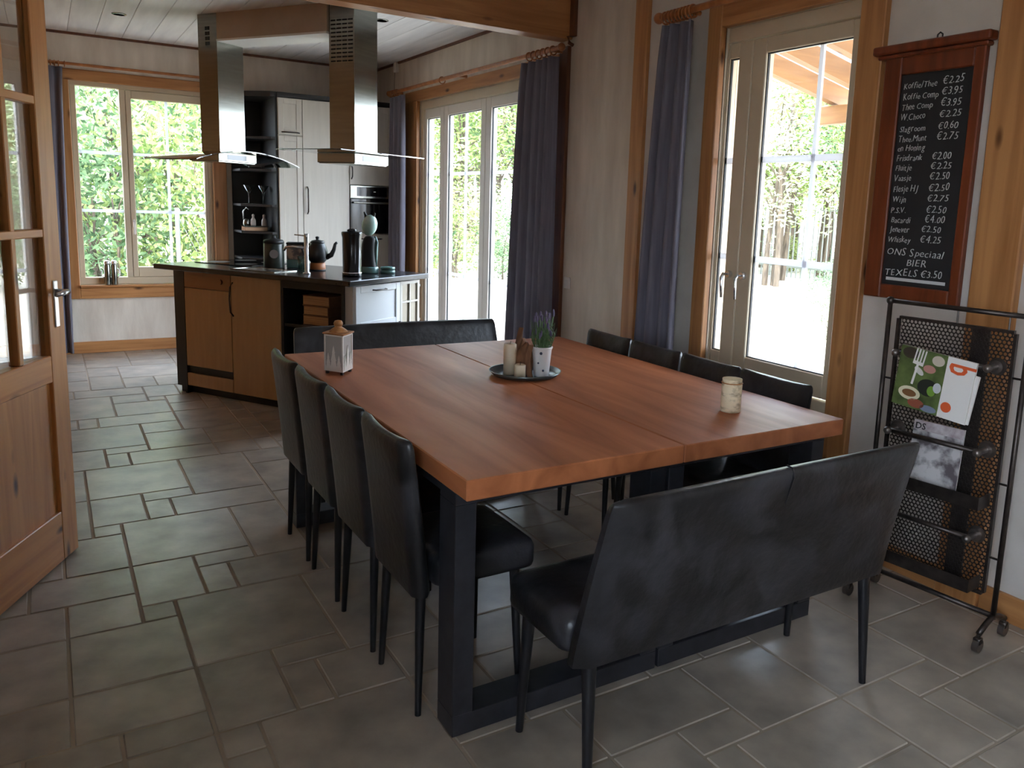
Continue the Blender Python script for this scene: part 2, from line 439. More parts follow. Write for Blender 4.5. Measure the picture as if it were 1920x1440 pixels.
# floor tiles on the measured module
TX, TY, MX, MY = .092, 1.05, .1085, .1193
def gi(x): return round((x-TX)/MX)
def gj(y): return round((y-TY)/MY)
known = [(-.025,.30,2.47,2.80),(-.025,.30,2.22,2.47),(-.025,.20,2.80,3.05),(-.36,-.025,2.47,2.83),(-.36,-.025,2.83,3.05),(-.13,.20,3.05,3.30),(-.02,.20,3.30,3.65),
 (.09,.20,3.65,3.79),(.20,.637,3.30,3.79),(.20,.417,2.94,3.30),(.417,.526,2.94,3.18),(.417,.637,3.18,3.30),(.526,.85,2.94,3.18),(.637,.86,3.18,3.79),
 (.31,.42,3.79,4.02),(.31,.53,4.02,4.13),(.42,.86,3.79,4.02),(.53,.86,4.02,4.61),(.09,.31,3.79,4.13),(.09,.53,4.13,4.61),(-.13,.09,3.65,4.13),(-.13,.09,4.13,4.61),
 (-.02,.20,4.61,4.98),(.20,.31,4.61,4.87),(.20,.43,4.87,4.98),(.31,.75,4.61,4.87),(.43,.75,4.87,5.23),(.43,.64,5.23,5.47),(-.02,.43,4.98,5.47),(.64,.96,5.23,5.70),
 (.10,.21,5.47,5.70),(.21,.64,5.47,5.70),(-.13,.10,5.47,5.70),(.32,.64,5.70,6.06),(-.02,.32,5.70,6.31),(.32,.53,6.06,6.31),(.53,.64,6.06,6.18),(.53,.75,6.18,6.55),(.11,.53,6.31,6.55),
 (1.61,1.935,1.405,1.765),(1.177,1.61,1.52,1.765),(.85,1.177,1.52,1.765),(.417,.85,1.645,2.115),(.31,.417,2.0,2.115),(.31,.417,1.765,2.0),
 (.31,.526,2.115,2.47),(.526,.743,2.36,2.47),(.526,.637,2.115,2.36),(.637,.85,2.115,2.36),(.31,.743,2.47,2.94),(.20,.31,2.80,2.94),(.743,1.07,2.36,2.94),(.85,1.07,2.115,2.36),(.85,1.07,1.765,2.115),
 (1.39,1.61,1.405,1.52),(1.39,1.50,1.29,1.405),(1.50,1.935,1.165,1.405),(1.935,2.15,1.05,1.405),(2.15,2.37,1.29,1.405),(2.15,2.26,1.05,1.29),(2.26,2.72,1.05,1.29),(1.935,2.37,1.405,1.88),
 (2.37,2.80,1.29,1.645),(1.177,1.39,1.165,1.52),(2.37,2.70,1.645,2.0)]
occ = {}
rects = []
def put(i0, i1, j0, j1):
    if i1 <= i0 or j1 <= j0: return False
    cells = [(i, j) for i in range(i0, i1) for j in range(j0, j1)]
    if any(c in occ for c in cells): return False
    for c in cells: occ[c] = 1
    rects.append((i0, i1, j0, j1)); return True
for (x0, x1, y0, y1) in known: put(gi(x0), gi(x1), gj(y0), gj(y1))
I0, I1, J0, J1 = gi(XL), gi(XW)+1, gj(YR), gj(YB)+1
rng = random.Random(3)
sizes = [(4, 4), (3, 3), (4, 2), (2, 3), (2, 2), (3, 3), (4, 3), (3, 2), (2, 4)]
for j in range(J0, J1):
    for i in range(I0, I1):
        if (i, j) in occ: continue
        ss = sizes[:]; rng.shuffle(ss)
        for s_ in ss+[(2, 1), (1, 2), (1, 1)]:
            if i+s_[0] <= I1 and j+s_[1] <= J1 and put(i, i+s_[0], j, j+s_[1]): break
tm = {}
def tile_mesh(wd, dp):
    k = (round(wd, 3), round(dp, 3))
    if k not in tm:
        bb = B(); bb.box(-wd/2, wd/2, -dp/2, dp/2, -.014, 0, .004)
        me = bpy.data.meshes.new('tile'); bb.bm.to_mesh(me); bb.bm.free(); me.materials.append(TILE); tm[k] = me
    return tm[k]
rest = B()
tiles = []
G = .0035
for (i0, i1, j0, j1) in rects:
    x0, x1 = max(TX+MX*i0, XL)+G, min(TX+MX*i1, XW)-G
    y0, y1 = max(TY+MY*j0, YR)+G, min(TY+MY*j1, YB)-G
    if x1-x0 < .01 or y1-y0 < .01: continue
    tiles.append((math.hypot((x0+x1)/2, (y0+y1)/2) if (y0 > .6 and x1 > -.3) else 99, x0, x1, y0, y1))
tiles.sort()
fl = W[floor.name].translation
for n_, (d_, x0, x1, y0, y1) in enumerate(tiles):
    if n_ < 290 and d_ < 50:
        o = bpy.data.objects.new('tile', tile_mesh(x1-x0, y1-y0)); COL.objects.link(o)
        o.parent = floor; o.location = Vector(((x0+x1)/2, (y0+y1)/2, rng.uniform(-.0008, 0)))-fl
    else:
        rest.box(x0, x1, y0, y1, -.014, 0, .004)
rest.build('tile_field', TILE, floor, kind='stuff')

# baseboards and wooden trims
B().box(XL, 1.5, YB-.018, YB, 0, .10, .003).build('baseboard_back', PINE_X, kind='structure')
bb = B(); bb.box(XW-.022, XW-.003, YR, 1.525, 0, .10, .003); bb.box(XW-.022, XW-.003, 1.695, 2.16, 0, .10, .003); bb.box(XW-.022, XW-.003, 3.2, 3.69, 0, .10, .003)
bb.build('baseboard_right', PINE_Y, kind='structure')
B().box(XL, XW-.001, 4.488, 4.62, 2.458, ZC, .006).build('trim_1', PINE_X, kind='structure')
bb = B(); bb.box(XW-.03, XW-.001, 4.44, 4.49, 2.47, ZC, .003); bb.tube([(XW-.05, 4.47, 2.47), (XW-.04, 4.47, 2.43), (XW-.012, 4.47, 2.42)], .012)
bb.build('trim_2', PINE_DK, kind='structure')
B().box(XW-.03, XW-.001, 3.693, 3.808, 0, ZC, .004).build('trim_3', PINE_Z, kind='structure')
B().box(XW-.03, XW-.001, 4.50, 4.60, 0, 2.42, .004).build('trim_4', PINE_DK, kind='structure')
B().box(XW-.045, XW-.001, 1.525, 1.69, 0, ZC, .005).build('trim_5', PINE_Z, kind='structure')
B().box(XL, XW-.02, YB-.016, YB-.0005, ZC-.02, ZC-.0005).build('trim_7', PINE_DK, kind='structure')
B().box(XW-.016, XW-.0005, 4.63, YB-.017, ZC-.02, ZC-.0005).build('trim_8', PINE_DK, kind='structure')
un, nn = Vector((.5357, -.8444, 0)), Vector((.8444, .5357, 0))
def isl(P, ang=None):      # local frame: x along u, y along n
    return Matrix(((un.x, nn.x, 0, P[0]), (un.y, nn.y, 0, P[1]), (0, 0, 1, P[2] if len(P) > 2 else 0), (0, 0, 0, 1)))
H1, H2 = (1.104, 6.464), (1.773, 5.435)
hl = (Vector((H2[0], H2[1], 0))-Vector((H1[0], H1[1], 0))).length
bb = B(); bb.box(.001, hl-.216, 0, .24, 2.512, ZC-.001, mat=isl(H1))
trm = bb.build('trim_6', BULKM, kind='structure')
B().box(.001, hl-.216, -.006, .246, 2.498, 2.5115, mat=isl(H1)).build('edge_strip', WHITEPAINT, trm)

# ---------------------------------------------------------------- window and door units of the shell
def pane(parent, x0, x1, y0, y1, z0, z1):
    return B().box(x0, x1, y0, y1, z0, z1).build('pane', GLASS, parent)
# dining french doors
d = thing('door_1', loc=(XW, 2.7, 0), kind='structure')
B().box(XW-.035, XW+.01, 3.10, 3.195, 0, 2.42, .004).build('casing_post', PINE_Z, d)
B().box(XW-.035, XW+.01, 2.165, 2.285, 0, 2.42, .004).build('casing_post', PINE_Z, d)
B().box(XW-.034, XW+.01, 2.285, 3.10, 2.31, 2.42, .004).build('casing_head', PINE_Y, d)
bb = B(); bb.box(XW+.02, XW+.10, 2.286, 3.10, 2.24, 2.31, .004); bb.box(XW+.02, XW+.10, 2.286, 3.10, .10, .60, .004); bb.box(XW+.01, XW+.10, 2.286, 3.10, .0, .10)
bb.box(XW+.02, XW+.10, 2.286, 2.30, .6, 2.24); bb.box(XW+.02, XW+.10, 3.095, 3.10, .6, 2.24)
bb.build('fixed_frame', CREAM, d)
def sash(parent, y0, y1, z0, z1, gy0, gy1, gz0, gz1, x0, x1, m=CREAM):
    s = B()
    s.box(x0, x1, y0, gy0, z0, z1, .004); s.box(x0, x1, gy1, y1, z0, z1, .004)
    s.box(x0, x1, gy0, gy1, z0, gz0, .004); s.box(x0, x1, gy0, gy1, gz1, z1, .004)
    o = s.build('sash', m, parent)
    B().box((x0+x1)/2-.003, (x0+x1)/2+.003, gy0, gy1, gz0, gz1).build('pane', GLASS, o)
    gk = B(); xa, xb = x0+.012, (x0+x1)/2-.004
    gk.box(xa, xb, gy0, gy0+.005, gz0, gz1); gk.box(xa, xb, gy1-.005, gy1, gz0, gz1); gk.box(xa, xb, gy0+.005, gy1-.005, gz0, gz0+.005); gk.box(xa, xb, gy0+.005, gy1-.005, gz1-.005, gz1)
    gk.build('gasket', DARK, o)
    return o
s1 = sash(d, 2.935, 3.094, .61, 2.235, 3.025, 3.09, .715, 2.165, XW+.025, XW+.08)
s2 = sash(d, 2.302, 2.930, .61, 2.235, 2.36, 2.845, .715, 2.165, XW+.025, XW+.08)
bb = B(); xm = XW+.045
bb.box(xm, xm+.014, 2.525, 2.545, .715, 2.165); bb.box(xm+.001, xm+.013, 2.36, 2.845, 1.66, 1.69); bb.box(xm+.001, xm+.013, 2.36, 2.845, 1.185, 1.215)
bb.build('glazing_bars', WHITEBAR, s2)
bb = B(); bb.box(xm+.001, xm+.013, 3.025, 3.09, 1.66, 1.69); bb.box(xm+.001, xm+.013, 3.025, 3.09, 1.185, 1.215)
bb.build('glazing_bars', WHITEBAR, s1)
for yy, p_ in ((2.985, s1), (2.888, s2)):
    h = B(); h.cyl((XW+.026, yy, 1.115), (XW+.004, yy, 1.115), .018, seg=14)
    h.tube([(XW+.012, yy, 1.115), (XW-.02, yy, 1.118), (XW-.032, yy, 1.10), (XW-.034, yy-.004, 1.06), (XW-.03, yy-.006, 1.0)], [.008, .009, .009, .008, .006])
    h.build('handle', CHROME, p_, 40)
# kitchen sliding doors
d = thing('door_2', loc=(XW, 5.9, 0), kind='structure')
B().box(XW-.03, XW+.01, 4.61, 7.26, 2.296, 2.385, .004).build('casing_head', PINE_Y, d)
B().box(XW-.03, XW+.01, 6.98, 7.26, 0, 2.296, .004).build('casing_post', PINE_Z, d)
B().box(XW-.03, XW+.01, 4.61, 4.70, 0, 2.296, .004).build('casing_post', PINE_Z, d)
bb = B(); bb.box(XW+.015, XW+.11, 4.70, 6.98, 2.225, 2.296, .004); bb.box(XW+.015, XW+.11, 4.70, 6.98, 0, .05); bb.box(XW+.015, XW+.11, 6.93, 6.98, .05, 2.225); bb.box(XW+.015, XW+.11, 4.70, 4.74, .05, 2.225)
bb.build('fixed_frame', CREAM, d)
SASHW = mat('off white sliding sash', srgb(222, 214, 204), None, .4)
xs0, xs1 = XW+.03, XW+.085
for (y0, y1, g0, g1) in ((6.52, 6.925, 6.60, 6.885), (5.74, 6.515, 5.82, 6.44), (4.745, 5.735, 4.82, 5.65)):
    s_ = sash(d, y0, y1, .055, 2.22, g0, g1, .15, 2.14, xs0, xs1, SASHW)
    bb = B(); xm = (xs0+xs1)/2-.007
    ym = (g0+g1)/2
    if g1-g0 > .4: bb.box(xm, xm+.014, ym-.01, ym+.01, .15, 2.14)
    bb.box(xm+.001, xm+.013, g0, g1, 1.645, 1.67); bb.box(xm+.001, xm+.013, g0, g1, .80, .825)
    bb.build('glazing_bars', WHITEBAR, s_)
# kitchen back window
d = thing('window_1', loc=(.76, YB, .5), kind='structure')
bb = B(); bb.box(.135, .215, YB-.03, YB+.01, .48, 2.31, .004); bb.build('casing_post', PINE_Z, d)
bb = B(); bb.box(1.315, 1.43, YB-.03, YB+.01, .48, 2.31, .004); bb.build('casing_post', PINE_Z, d)
bb = B(); bb.box(.135, 1.43, YB-.03, YB+.01, 2.31, 2.40, .004); bb.build('casing_head', PINE_X, d)
bb = B(); bb.box(.216, 1.314, YB-.03, YB+.01, .48, .575, .004); bb.build('apron', PINE_X, d)
bb = B(); bb.box(.216, 1.314, YB-.06, YB+.03, .577, .598, .004); bb.build('sill', PINE_X, d)
bb = B(); x0, x1 = YB+.015, YB+.09
bb.box(.221, 1.309, x0, x1, 2.275, 2.319, .003); bb.box(.221, 1.309, x0, x1, .60, .66, .003); bb.box(.221, .262, x0, x1, .66, 2.275, .003); bb.box(1.28, 1.309, x0, x1, .66, 2.275, .003); bb.box(.585, .63, x0, x1, .66, 2.275, .003)
bb.build('fixed_frame', CREAM, d)
B().box(.262, .585, YB+.05, YB+.056, .66, 2.275).build('pane', GLASS, d)
bb = B(); bb.box(.262, .585, YB+.046, YB+.06, 1.72, 1.745); bb.box(.262, .585, YB+.046, YB+.06, 1.225, 1.25); bb.build('glazing_bars', WHITEBAR, d)
bb = B()
bb.box(.632, .675, x0-.005, x1-.02, .662, 2.272, .004); bb.box(1.245, 1.278, x0-.005, x1-.02, .662, 2.272, .004); bb.box(.675, 1.245, x0-.005, x1-.02, .662, .75, .004); bb.box(.675, 1.245, x0-.005, x1-.02, 2.205, 2.272, .004)
s_ = bb.build('sash', CREAM, d)
B().box(.675, 1.245, YB+.04, YB+.046, .75, 2.205).build('pane', GLASS, s_)
bb = B(); bb.box(.94, .962, YB+.036, YB+.05, .75, 2.205); bb.box(.675, 1.245, YB+.037, YB+.049, 1.72, 1.745); bb.box(.675, 1.245, YB+.037, YB+.049, 1.225, 1.25); bb.build('glazing_bars', WHITEBAR, s_)
bb = B(); bb.box(.643, .663, YB-.0, YB+.012, 1.10, 1.17, .003); bb.tube([(.653, YB, 1.15), (.653, YB-.035, 1.15), (.653, YB-.04, 1.12), (.653, YB-.04, 1.04)], .008); bb.build('handle', PLASW, s_, 40)
# unseen window added in the left wall to bring light from behind the camera
d = thing('window_fill_added', loc=(XL, -.5, .5), kind='structure')
bb = B()
for (y0, y1) in ((-1.2, -1.14), (-.58, -.52), (.04, .1)): bb.box(XL-.09, XL-.02, y0, y1, .6, 2.2)
bb.box(XL-.09, XL-.02, -1.14, .04, .6, .66); bb.box(XL-.09, XL-.02, -1.14, .04, 2.14, 2.2); bb.build('fixed_frame', CREAM, d)
B().box(XL-.058, XL-.052, -1.14, .04, .66, 2.14).build('pane', GLASS, d)

# open pine door with panes
a0 = Vector((.037, 3.581, 0)); sdir = Vector((-.439, -.8985, 0)); nf = Vector((.8985, -.439, 0))
# local frame: x along sdir (s), y = -nf (into the leaf), z up
DM = Matrix(((sdir.x, -nf.x, 0, a0.x), (sdir.y, -nf.y, 0, a0.y), (0, 0, 1, .008), (0, 0, 0, 1)))
d = thing('door_3', kind='structure')
d.matrix_world = DM; W[d.name] = DM.copy()
def dbox(n_, m_, *a, bev=.003, par=None):
    return B().box(*a, bev, mat=DM).build(n_, m_, par or d)
TH = .042
DHT = 2.25
dbox('stile', DOORPINE, 0, .112, 0, TH, 0, DHT); dbox('stile', DOORPINE, .738, .85, 0, TH, 0, DHT)
dbox('rail', DOORPINE_X, .1125, .7375, 0, TH, 0, .195); dbox('rail', DOORPINE_X, .1125, .7375, 0, TH, .70, .80); dbox('rail', DOORPINE_X, .1125, .7375, 0, TH, 2.15, DHT)
dbox('panel', DOORPINE, .108, .742, .014, TH-.014, .19, .705)
for s0 in (.292, .512): dbox('muntin', DOORPINE, s0, s0+.028, .002, TH-.002, .80, 2.15)
for z0 in (1.235, 1.70): dbox('muntin', DOORPINE_X, .1125, .7375, .001, TH-.001, z0, z0+.03)
for (s0, s1) in ((.112, .292), (.32, .512), (.54, .738)):
    for (z0, z1) in ((.80, 1.235), (1.265, 1.70), (1.73, 2.15)):
        B().box(s0, s1, TH/2-.002, TH/2+.002, z0, z1, mat=DM).build('pane', DGLASS, d)
hd = B(); hd.box(.045, .075, -.006, 0, .90, 1.075, .003, mat=DM)
hp = hd.build('handle_plate', CHROME, d)
hd = B(); hd.tube([DM @ Vector(p) for p in ((.06, 0, 1.035), (.06, -.045, 1.035), (.075, -.055, 1.035), (.16, -.055, 1.033))], .009, 10)
hd.build('lever', CHROME, hp, 40)

# ---------------------------------------------------------------- curtains and rods
def curtain(name, label, p0t, p1t, p0b, p1b, zt, zb, amp, waves, nrm, rodz, ph=0.):
    t = thing(name, label, 'curtain', ((p0b[0]+p1b[0])/2, (p0b[1]+p1b[1])/2, zb))
    bm = bmesh.new(); NV, NU = 14, waves*10
    nrm = Vector(nrm); grid = []
    for i in range(NV+1):
        v = i/NV; z = zt+(zb-zt)*v
        A = Vector((*p0t, 0)).lerp(Vector((*p0b, 0)), v**.6); C = Vector((*p1t, 0)).lerp(Vector((*p1b, 0)), v**.6)
        row = []
        for k in range(NU+1):
            f_ = k/NU
            am = amp*(.55+.45*v)*(1+.25*math.sin(7*f_+ph))
            sn = math.sin(2*math.pi*waves*f_+ph+.5*math.sin(3*v+ph)+.9*math.sin(5*f_+ph))
            off = math.copysign(abs(sn)**.6, sn)*am
            p = A.lerp(C, f_+.006*math.sin(9*f_+5*v))+nrm*off
            row.append(bm.verts.new((p.x, p.y, z)))
        grid.append(row)
    for a, c in zip(grid, grid[1:]):
        for k in range(NU): bm.faces.new((a[k], a[k+1], c[k+1], c[k]))
    s = B(); s.bm.free(); s.bm = bm
    o = s.build('cloth', CURT, t, 180)
    md = o.modifiers.new('thick', 'SOLIDIFY'); md.thickness = .004
    return t
def rod(label, p0, p1, r, ring_pos, finial_ends=(True, True)):
    p0, p1 = Vector(p0), Vector(p1)
    t = thing('curtain_rod', label, 'curtain rod', tuple((p0+p1)/2-Vector((0, 0, r))))
    B().cyl(p0, p1, r, seg=14).build('pole', PINE_DK2, t, 40)
    dr = (p1-p0).normalized()
    for e_, f_, sg in ((p0, finial_ends[0], -1), (p1, finial_ends[1], 1)):
        if f_: B().sph(e_+dr*sg*r*.6, r*1.7, seg=12).build('finial', PINE_DK2, t, 180)
    for q in ring_pos:
        c = p0.lerp(p1, q)
        bb = B(); pts = []
        ax = Vector((0, 0, 1)).cross(dr)
        for k in range(17):
            a = 2*math.pi*k/16
            pts.append(c+ax*math.cos(a)*r*1.75+Vector((0, 0, 1))*(math.sin(a)*r*1.75-r*.5))
        bb.tube(pts, .0045, 6); bb.build('ring', PINE_DK2, t, 180)
    return t
PINE_DK2 = mat('curtain pole wood', srgb(178, 112, 60), srgb(140, 82, 40), .4, scale=(20, 20, 20))
def brackets(t, pts, nrm):
    for p in pts:
        p = Vector(p); n_ = Vector(nrm)
        B().cyl(p, p+n_, .012, seg=10).build('bracket', PINE_DK2, t, 40)
rz = 2.40
t = rod('pine curtain rod with rings over the dining doors', (2.75, 3.47, rz), (2.75, 2.00, rz), .017, [.03+.018*k for k in range(9)], (True, False))
brackets(t, [(2.76, 2.06, rz), (2.76, 3.26, rz)], (.075, 0, 0))
curtain('curtain', 'grey floor-length curtain left of the dining French doors', (2.75, 3.45), (2.75, 3.20), (2.735, 3.535), (2.735, 3.185), 2.35, .02, .045, 4, (1, 0, 0), rz)
t = rod('pine curtain rod above the sliding kitchen doors', (2.75, 7.42, rz-.01), (2.75, 4.44, rz-.01), .015, [.01, .022, .035, .05, .065, .40, .87, .89, .91, .93, .95, .97], (True, True))
brackets(t, [(2.76, 5.95, rz-.01), (2.76, 7.30, rz-.01), (2.76, 4.56, rz-.01)], (.075, 0, 0))
curtain('curtain', 'slim blue-grey curtain beside the oven cabinet', (2.75, 7.38), (2.75, 7.05), (2.75, 7.39), (2.75, 7.05), 2.345, .02, .03, 4, (1, 0, 0), rz, .6)
curtain('curtain', 'dark grey curtain between sliding doors and bare wall', (2.75, 4.90), (2.75, 4.50), (2.745, 5.02), (2.745, 4.50), 2.345, .02, .045, 5, (1, 0, 0), rz, 1.1)
t = rod('thin pine curtain rod above the kitchen back window', (.04, 8.02, 2.43), (1.45, 8.02, 2.43), .012, [.02, .04, .06, .08, .11], (True, True))
brackets(t, [(.12, 8.025, 2.43), (1.40, 8.025, 2.43)], (0, .075, 0))
curtain('curtain', 'narrow grey curtain left of the kitchen back window', (-.02, 8.02), (.175, 8.02), (-.02, 8.02), (.135, 8.02), 2.40, .02, .024, 3, (0, 1, 0), rz, .3)

# ---------------------------------------------------------------- dining tables
def dining_table(x0, x1, label):
    y0, y1 = 1.728, 3.548
    t = thing('dining_table', label, 'table', ((x0+x1)/2, (y0+y1)/2, 0), 'dining tables pushed together')
    B().box(x0, x1, y0, y1, .69, .745, .003).build('tabletop', TABLE, t)
    for fy in (y0+.07, y1-.145):
        bb = B()
        f0, f1 = x0+.004, x1-.004
        bb.box(f0, f1, fy, fy+.10, 0, .06, .002); bb.box(f0, f1, fy, fy+.10, .655, .6895, .002)
        bb.box(f0, f0+.06, fy, fy+.10, .06, .655, .002); bb.box(f1-.06, f1, fy, fy+.10, .06, .655, .002)
        bb.build('leg_frame', TABLEM, t)
    B().box(x0+.02, x0+.05, y0+.17, y1-.17, .655, .6895).build('apron_bar', TABLEM, t)
    B().box(x1-.05, x1-.02, y0+.17, y1-.17, .655, .6895).build('apron_bar', TABLEM, t)
    return t
dining_table(.842, 1.5445, 'brown wooden dining table half on the left, carrying the white lantern')
dining_table(1.5475, 2.25, 'brown wooden dining table half on the right, carrying the birch-bark jar')

# ---------------------------------------------------------------- chairs and benches
def rrect(wd, tk, r, seg=4):
    pts = []
    for (sx_, sy_, a0_) in ((1, 1, 0), (-1, 1, 90), (-1, -1, 180), (1, -1, 270)):
        cx, cy = sx_*(wd/2-r), sy_*(tk/2-r)
        for k in range(seg+1):
            a = math.radians(a0_+90*k/seg)
            pts.append((cx+r*math.cos(a), cy+r*math.sin(a)))
    return pts
def upholstered(name, w_bot, w_top, zb, zt, xo_b, xo_t, tk_b, tk_t, curve, nx, parent, top_dip=0., wide=False):
    # slab lofted along z; local: faces +x, width along y, outer face at x = xo
    rings = []
    lv = [0, .02, .06, .15, .3, .45, .6, .75, .87, .94, .975, .992, 1.0]
    for v in lv:
        z = zb+(zt-zb)*v
        wd = w_bot+(w_top-w_bot)*v; tk = tk_b+(tk_t-tk_b)*v
        xo = xo_b+(xo_t-xo_b)*(v**1.2)
        sh = 1.0
        if v > .94: sh = math.sqrt(max(0., 1-((v-.94)/.062)**2))
        if v < .03: sh = .9 if v == 0 else .97
        ws, ts = wd-(1-sh)*.03, max(tk*(.25+.75*sh), .006)
        r = min(ts*.48, .018)
        ring = []
        # resample with many points across the width so the slab can be curved
        half = []
        nseg = nx
        for k in range(nseg+1):
            yy = -ws/2+ws*k/nseg
            e_ = min(1, (ws/2-abs(yy))/r) if r > 0 else 1
            tkk = ts*(.35+.65*math.sqrt(max(0, 1-(1-e_)**2)))
            cv = curve*(1-(2*yy/wd)**2)*(v)       # concave towards the sitter
            half.append((yy, tkk, cv))
        xc = xo+tk/2
        zz = lambda yy: z-top_dip*v*(2*yy/wd)**2
        ring = [(xc-cv-tkk/2, yy, zz(yy)) for yy, tkk, cv in half]+[(xc-cv+tkk/2, yy, zz(yy)) for yy, tkk, cv in reversed(half)]
        rings.append(ring)
    return B().loft(rings).build(name, LEATHER, parent, 60)
def tleg(parent, top, foot, r0=.016, r1=.009):
    return B().cyl(foot, top, r1, r0, seg=12).build('leg', LEGM, parent, 60)
def seat_cushion(parent, x0, x1, wd, z0, z1, r=.025):
    rings = []
    pts = rrect(x1-x0, wd, .035, 4)
    xc = (x0+x1)/2
    H = z1-z0
    for (f_, ins) in ((0, .012), (.06, .003), (.2, 0), (.7, 0), (.86, .006), (.95, .016), (1.0, .035)):
        sx_, sy_ = 1-2*ins/(x1-x0), 1-2*ins/wd
        rings.append([(xc+p[0]*sx_, p[1]*sy_, z0+H*f_) for p in pts])
    return B().loft(rings).build('seat', LEATHER, parent, 60)
def make_chair():
    t = thing('dining_chair', None, 'chair', (0, 0, 0), 'black leather dining chairs')
    seat_cushion(t, -.125, .195, .354, .375, .465)
    upholstered('backrest', .335, .358, .355, .797, -.185, -.225, .055, .04, .012, 14, t, -.010)
    for sy_ in (-1, 1):
        tleg(t, (-.15, sy_*.125, .40), (-.165, sy_*.148, 0)); tleg(t, (.14, sy_*.13, .40), (.155, sy_*.15, 0))
    return t
chair0 = make_chair()
names_l = ['black leather dining chair nearest the camera on the table left side', 'second black leather chair from the camera on the table left side',
           'third black leather chair from the camera on the table left side', 'farthest black leather chair on the table left side, by the island']
names_r = ['black leather dining chair in front of the far wall post, table right side', 'black leather chair in front of the grey dining curtain foot',
           'black leather chair in front of the left dining door leaf', 'nearest black leather chair on the right, behind the birch jar']
first = True
for cx, rot, ys, nm in ((.97, 0, (2.085, 2.46, 2.835, 3.21), names_l), (2.135, math.pi, (3.22, 2.855, 2.49, 2.125), names_r)):
    for yy, l_ in zip(ys, nm):
        c = chair0 if first else copy_tree(chair0)
        first = False
        c.location = (cx, yy, 0); c.rotation_euler = (0, 0, rot+math.radians(random.Random(yy).uniform(-.4, .4))); c['label'] = l_
def make_bench():
    t = thing('leather_bench', None, 'bench', (0, 0, 0), 'leather benches')
    seat_cushion(t, -.10, .20, 1.12, .365, .462)
    upholstered('backrest', 1.135, 1.09, .36, .795, -.165, -.255, .07, .045, .006, 30, t, .004)
    bb = B()
    for sx_ in (0,):
        bb.tube([(-.236, 0, .70), (-.2565, 0, .775), (-.250, 0, .796), (-.232, 0, .7985)], .003, 6)
    bb.build('back_seam', LEGM, t)
    for sy_ in (-1, 1):
        tleg(t, (-.12, sy_*.505, .40), (-.15, sy_*.515, 0), .0195, .0105); tleg(t, (.15, sy_*.51, .40), (.165, sy_*.525, 0), .0195, .0105)
    return t
bn = make_bench()
bn.location = (1.545, 1.575, 0); bn.rotation_euler = (0, 0, math.pi/2)
bn['label'] = 'long black leather bench in the foreground with its back to the camera'
b2 = copy_tree(bn)
b2.location = (1.53, 3.728, 0); b2.rotation_euler = (0, 0, -math.pi/2)
b2['label'] = 'black leather bench at the far end of the table facing the camera'

# ---------------------------------------------------------------- things on the table
TZ = .745
t = thing('serving_tray', 'round dark metal tray in the middle of the table', 'tray', (1.597, 2.765, TZ))
B().lathe([(0, .002), (.10, .002), (.125, .008), (.142, .022), (.146, .022), (.128, .004), (.10, 0), (0, 0)], (1.597, 2.765, TZ), 40).build('dish', mat('tray metal', srgb(96, 104, 104), srgb(66, 72, 74), .3, metal=.7), t, 50)
def candle(x, y, r, h, label):
    t = thing('candle', label, 'candle', (x, y, TZ+.0025), 'ivory pillar candles on the tray')
    B().lathe([(0, 0), (r, 0), (r, h-.004), (r-.004, h), (r*.5, h-.004), (0, h-.005)], (x, y, TZ+.0025), 24).build('wax', WAX, t, 50)
    B().tube([(x, y, TZ+h-.004), (x+.001, y, TZ+h+.006), (x+.003, y, TZ+h+.012)], .0012, 6).build('wick', DARK, t)
candle(1.545, 2.80, .0255, .125, 'tall ivory pillar candle on the round tray')
candle(1.545, 2.715, .0225, .056, 'short ivory candle at the front of the round tray')
t = thing('bark_ornament', 'upright curved pieces of brown bark standing on the round tray', 'ornament', (1.59, 2.75, TZ+.0025))
def blade(cx, cy, wd, h, ang, lean, th=.009, seed=0):
    r_ = random.Random(seed); rings = []
    for k in range(9):
        v = k/8; ww = wd*(1-.08*math.sin(v*6+seed))*(1-v**3*.9); z = TZ+.003+h*v
        cx2, cy2 = lean*v*v, .012*math.sin(v*3)
        ring = []
        for (p, q) in ((-1, -1), (-.4, -1.25), (.4, -1.25), (1, -1), (1, 1), (.4, .75), (-.4, .75), (-1, 1)):
            lx, ly = p*ww/2+cx2, q*th/2+cy2+(.012*p*p)
            ring.append((cx+lx*math.cos(ang)-ly*math.sin(ang), cy+lx*math.sin(ang)+ly*math.cos(ang), z))
        rings.append(ring)
    return B().loft(rings).build('bark_piece', BARK, t, 60)
blade(1.582, 2.752, .075, .135, -.5, .01, seed=1); blade(1.602, 2.80, .035, .185, .4, .0, seed=2); blade(1.592, 2.785, .06, .145, -.9, .0, seed=3)
blade(1.592, 2.700, .016, .13, .9, .01, seed=4)
px_, py_ = 1.646, 2.720
t = thing('lavender_pot', 'white pot of lavender standing on the round tray', 'potted plant', (px_, py_, TZ+.0025))
po = B().lathe([(0, 0), (.028, 0), (.030, .003), (.039, .108), (.043, .116), (.043, .12), (.037, .12), (.034, .10), (0, .10)], (px_, py_, TZ+.0025), 28).build('pot', POTW, t, 40)
bb = B()
for (a, z, s_) in ((-2.2, .1, .006), (-1.9, .03, .005), (-2.5, .06, .004)):
    r_ = .030+.009*z/.108
    bb.sph((px_+math.cos(a)*r_, py_+math.sin(a)*r_, TZ+z), s_, seg=8)
bb.build('painted_mark', INK, po)
r_ = random.Random(5); bb = B(); bf = B()
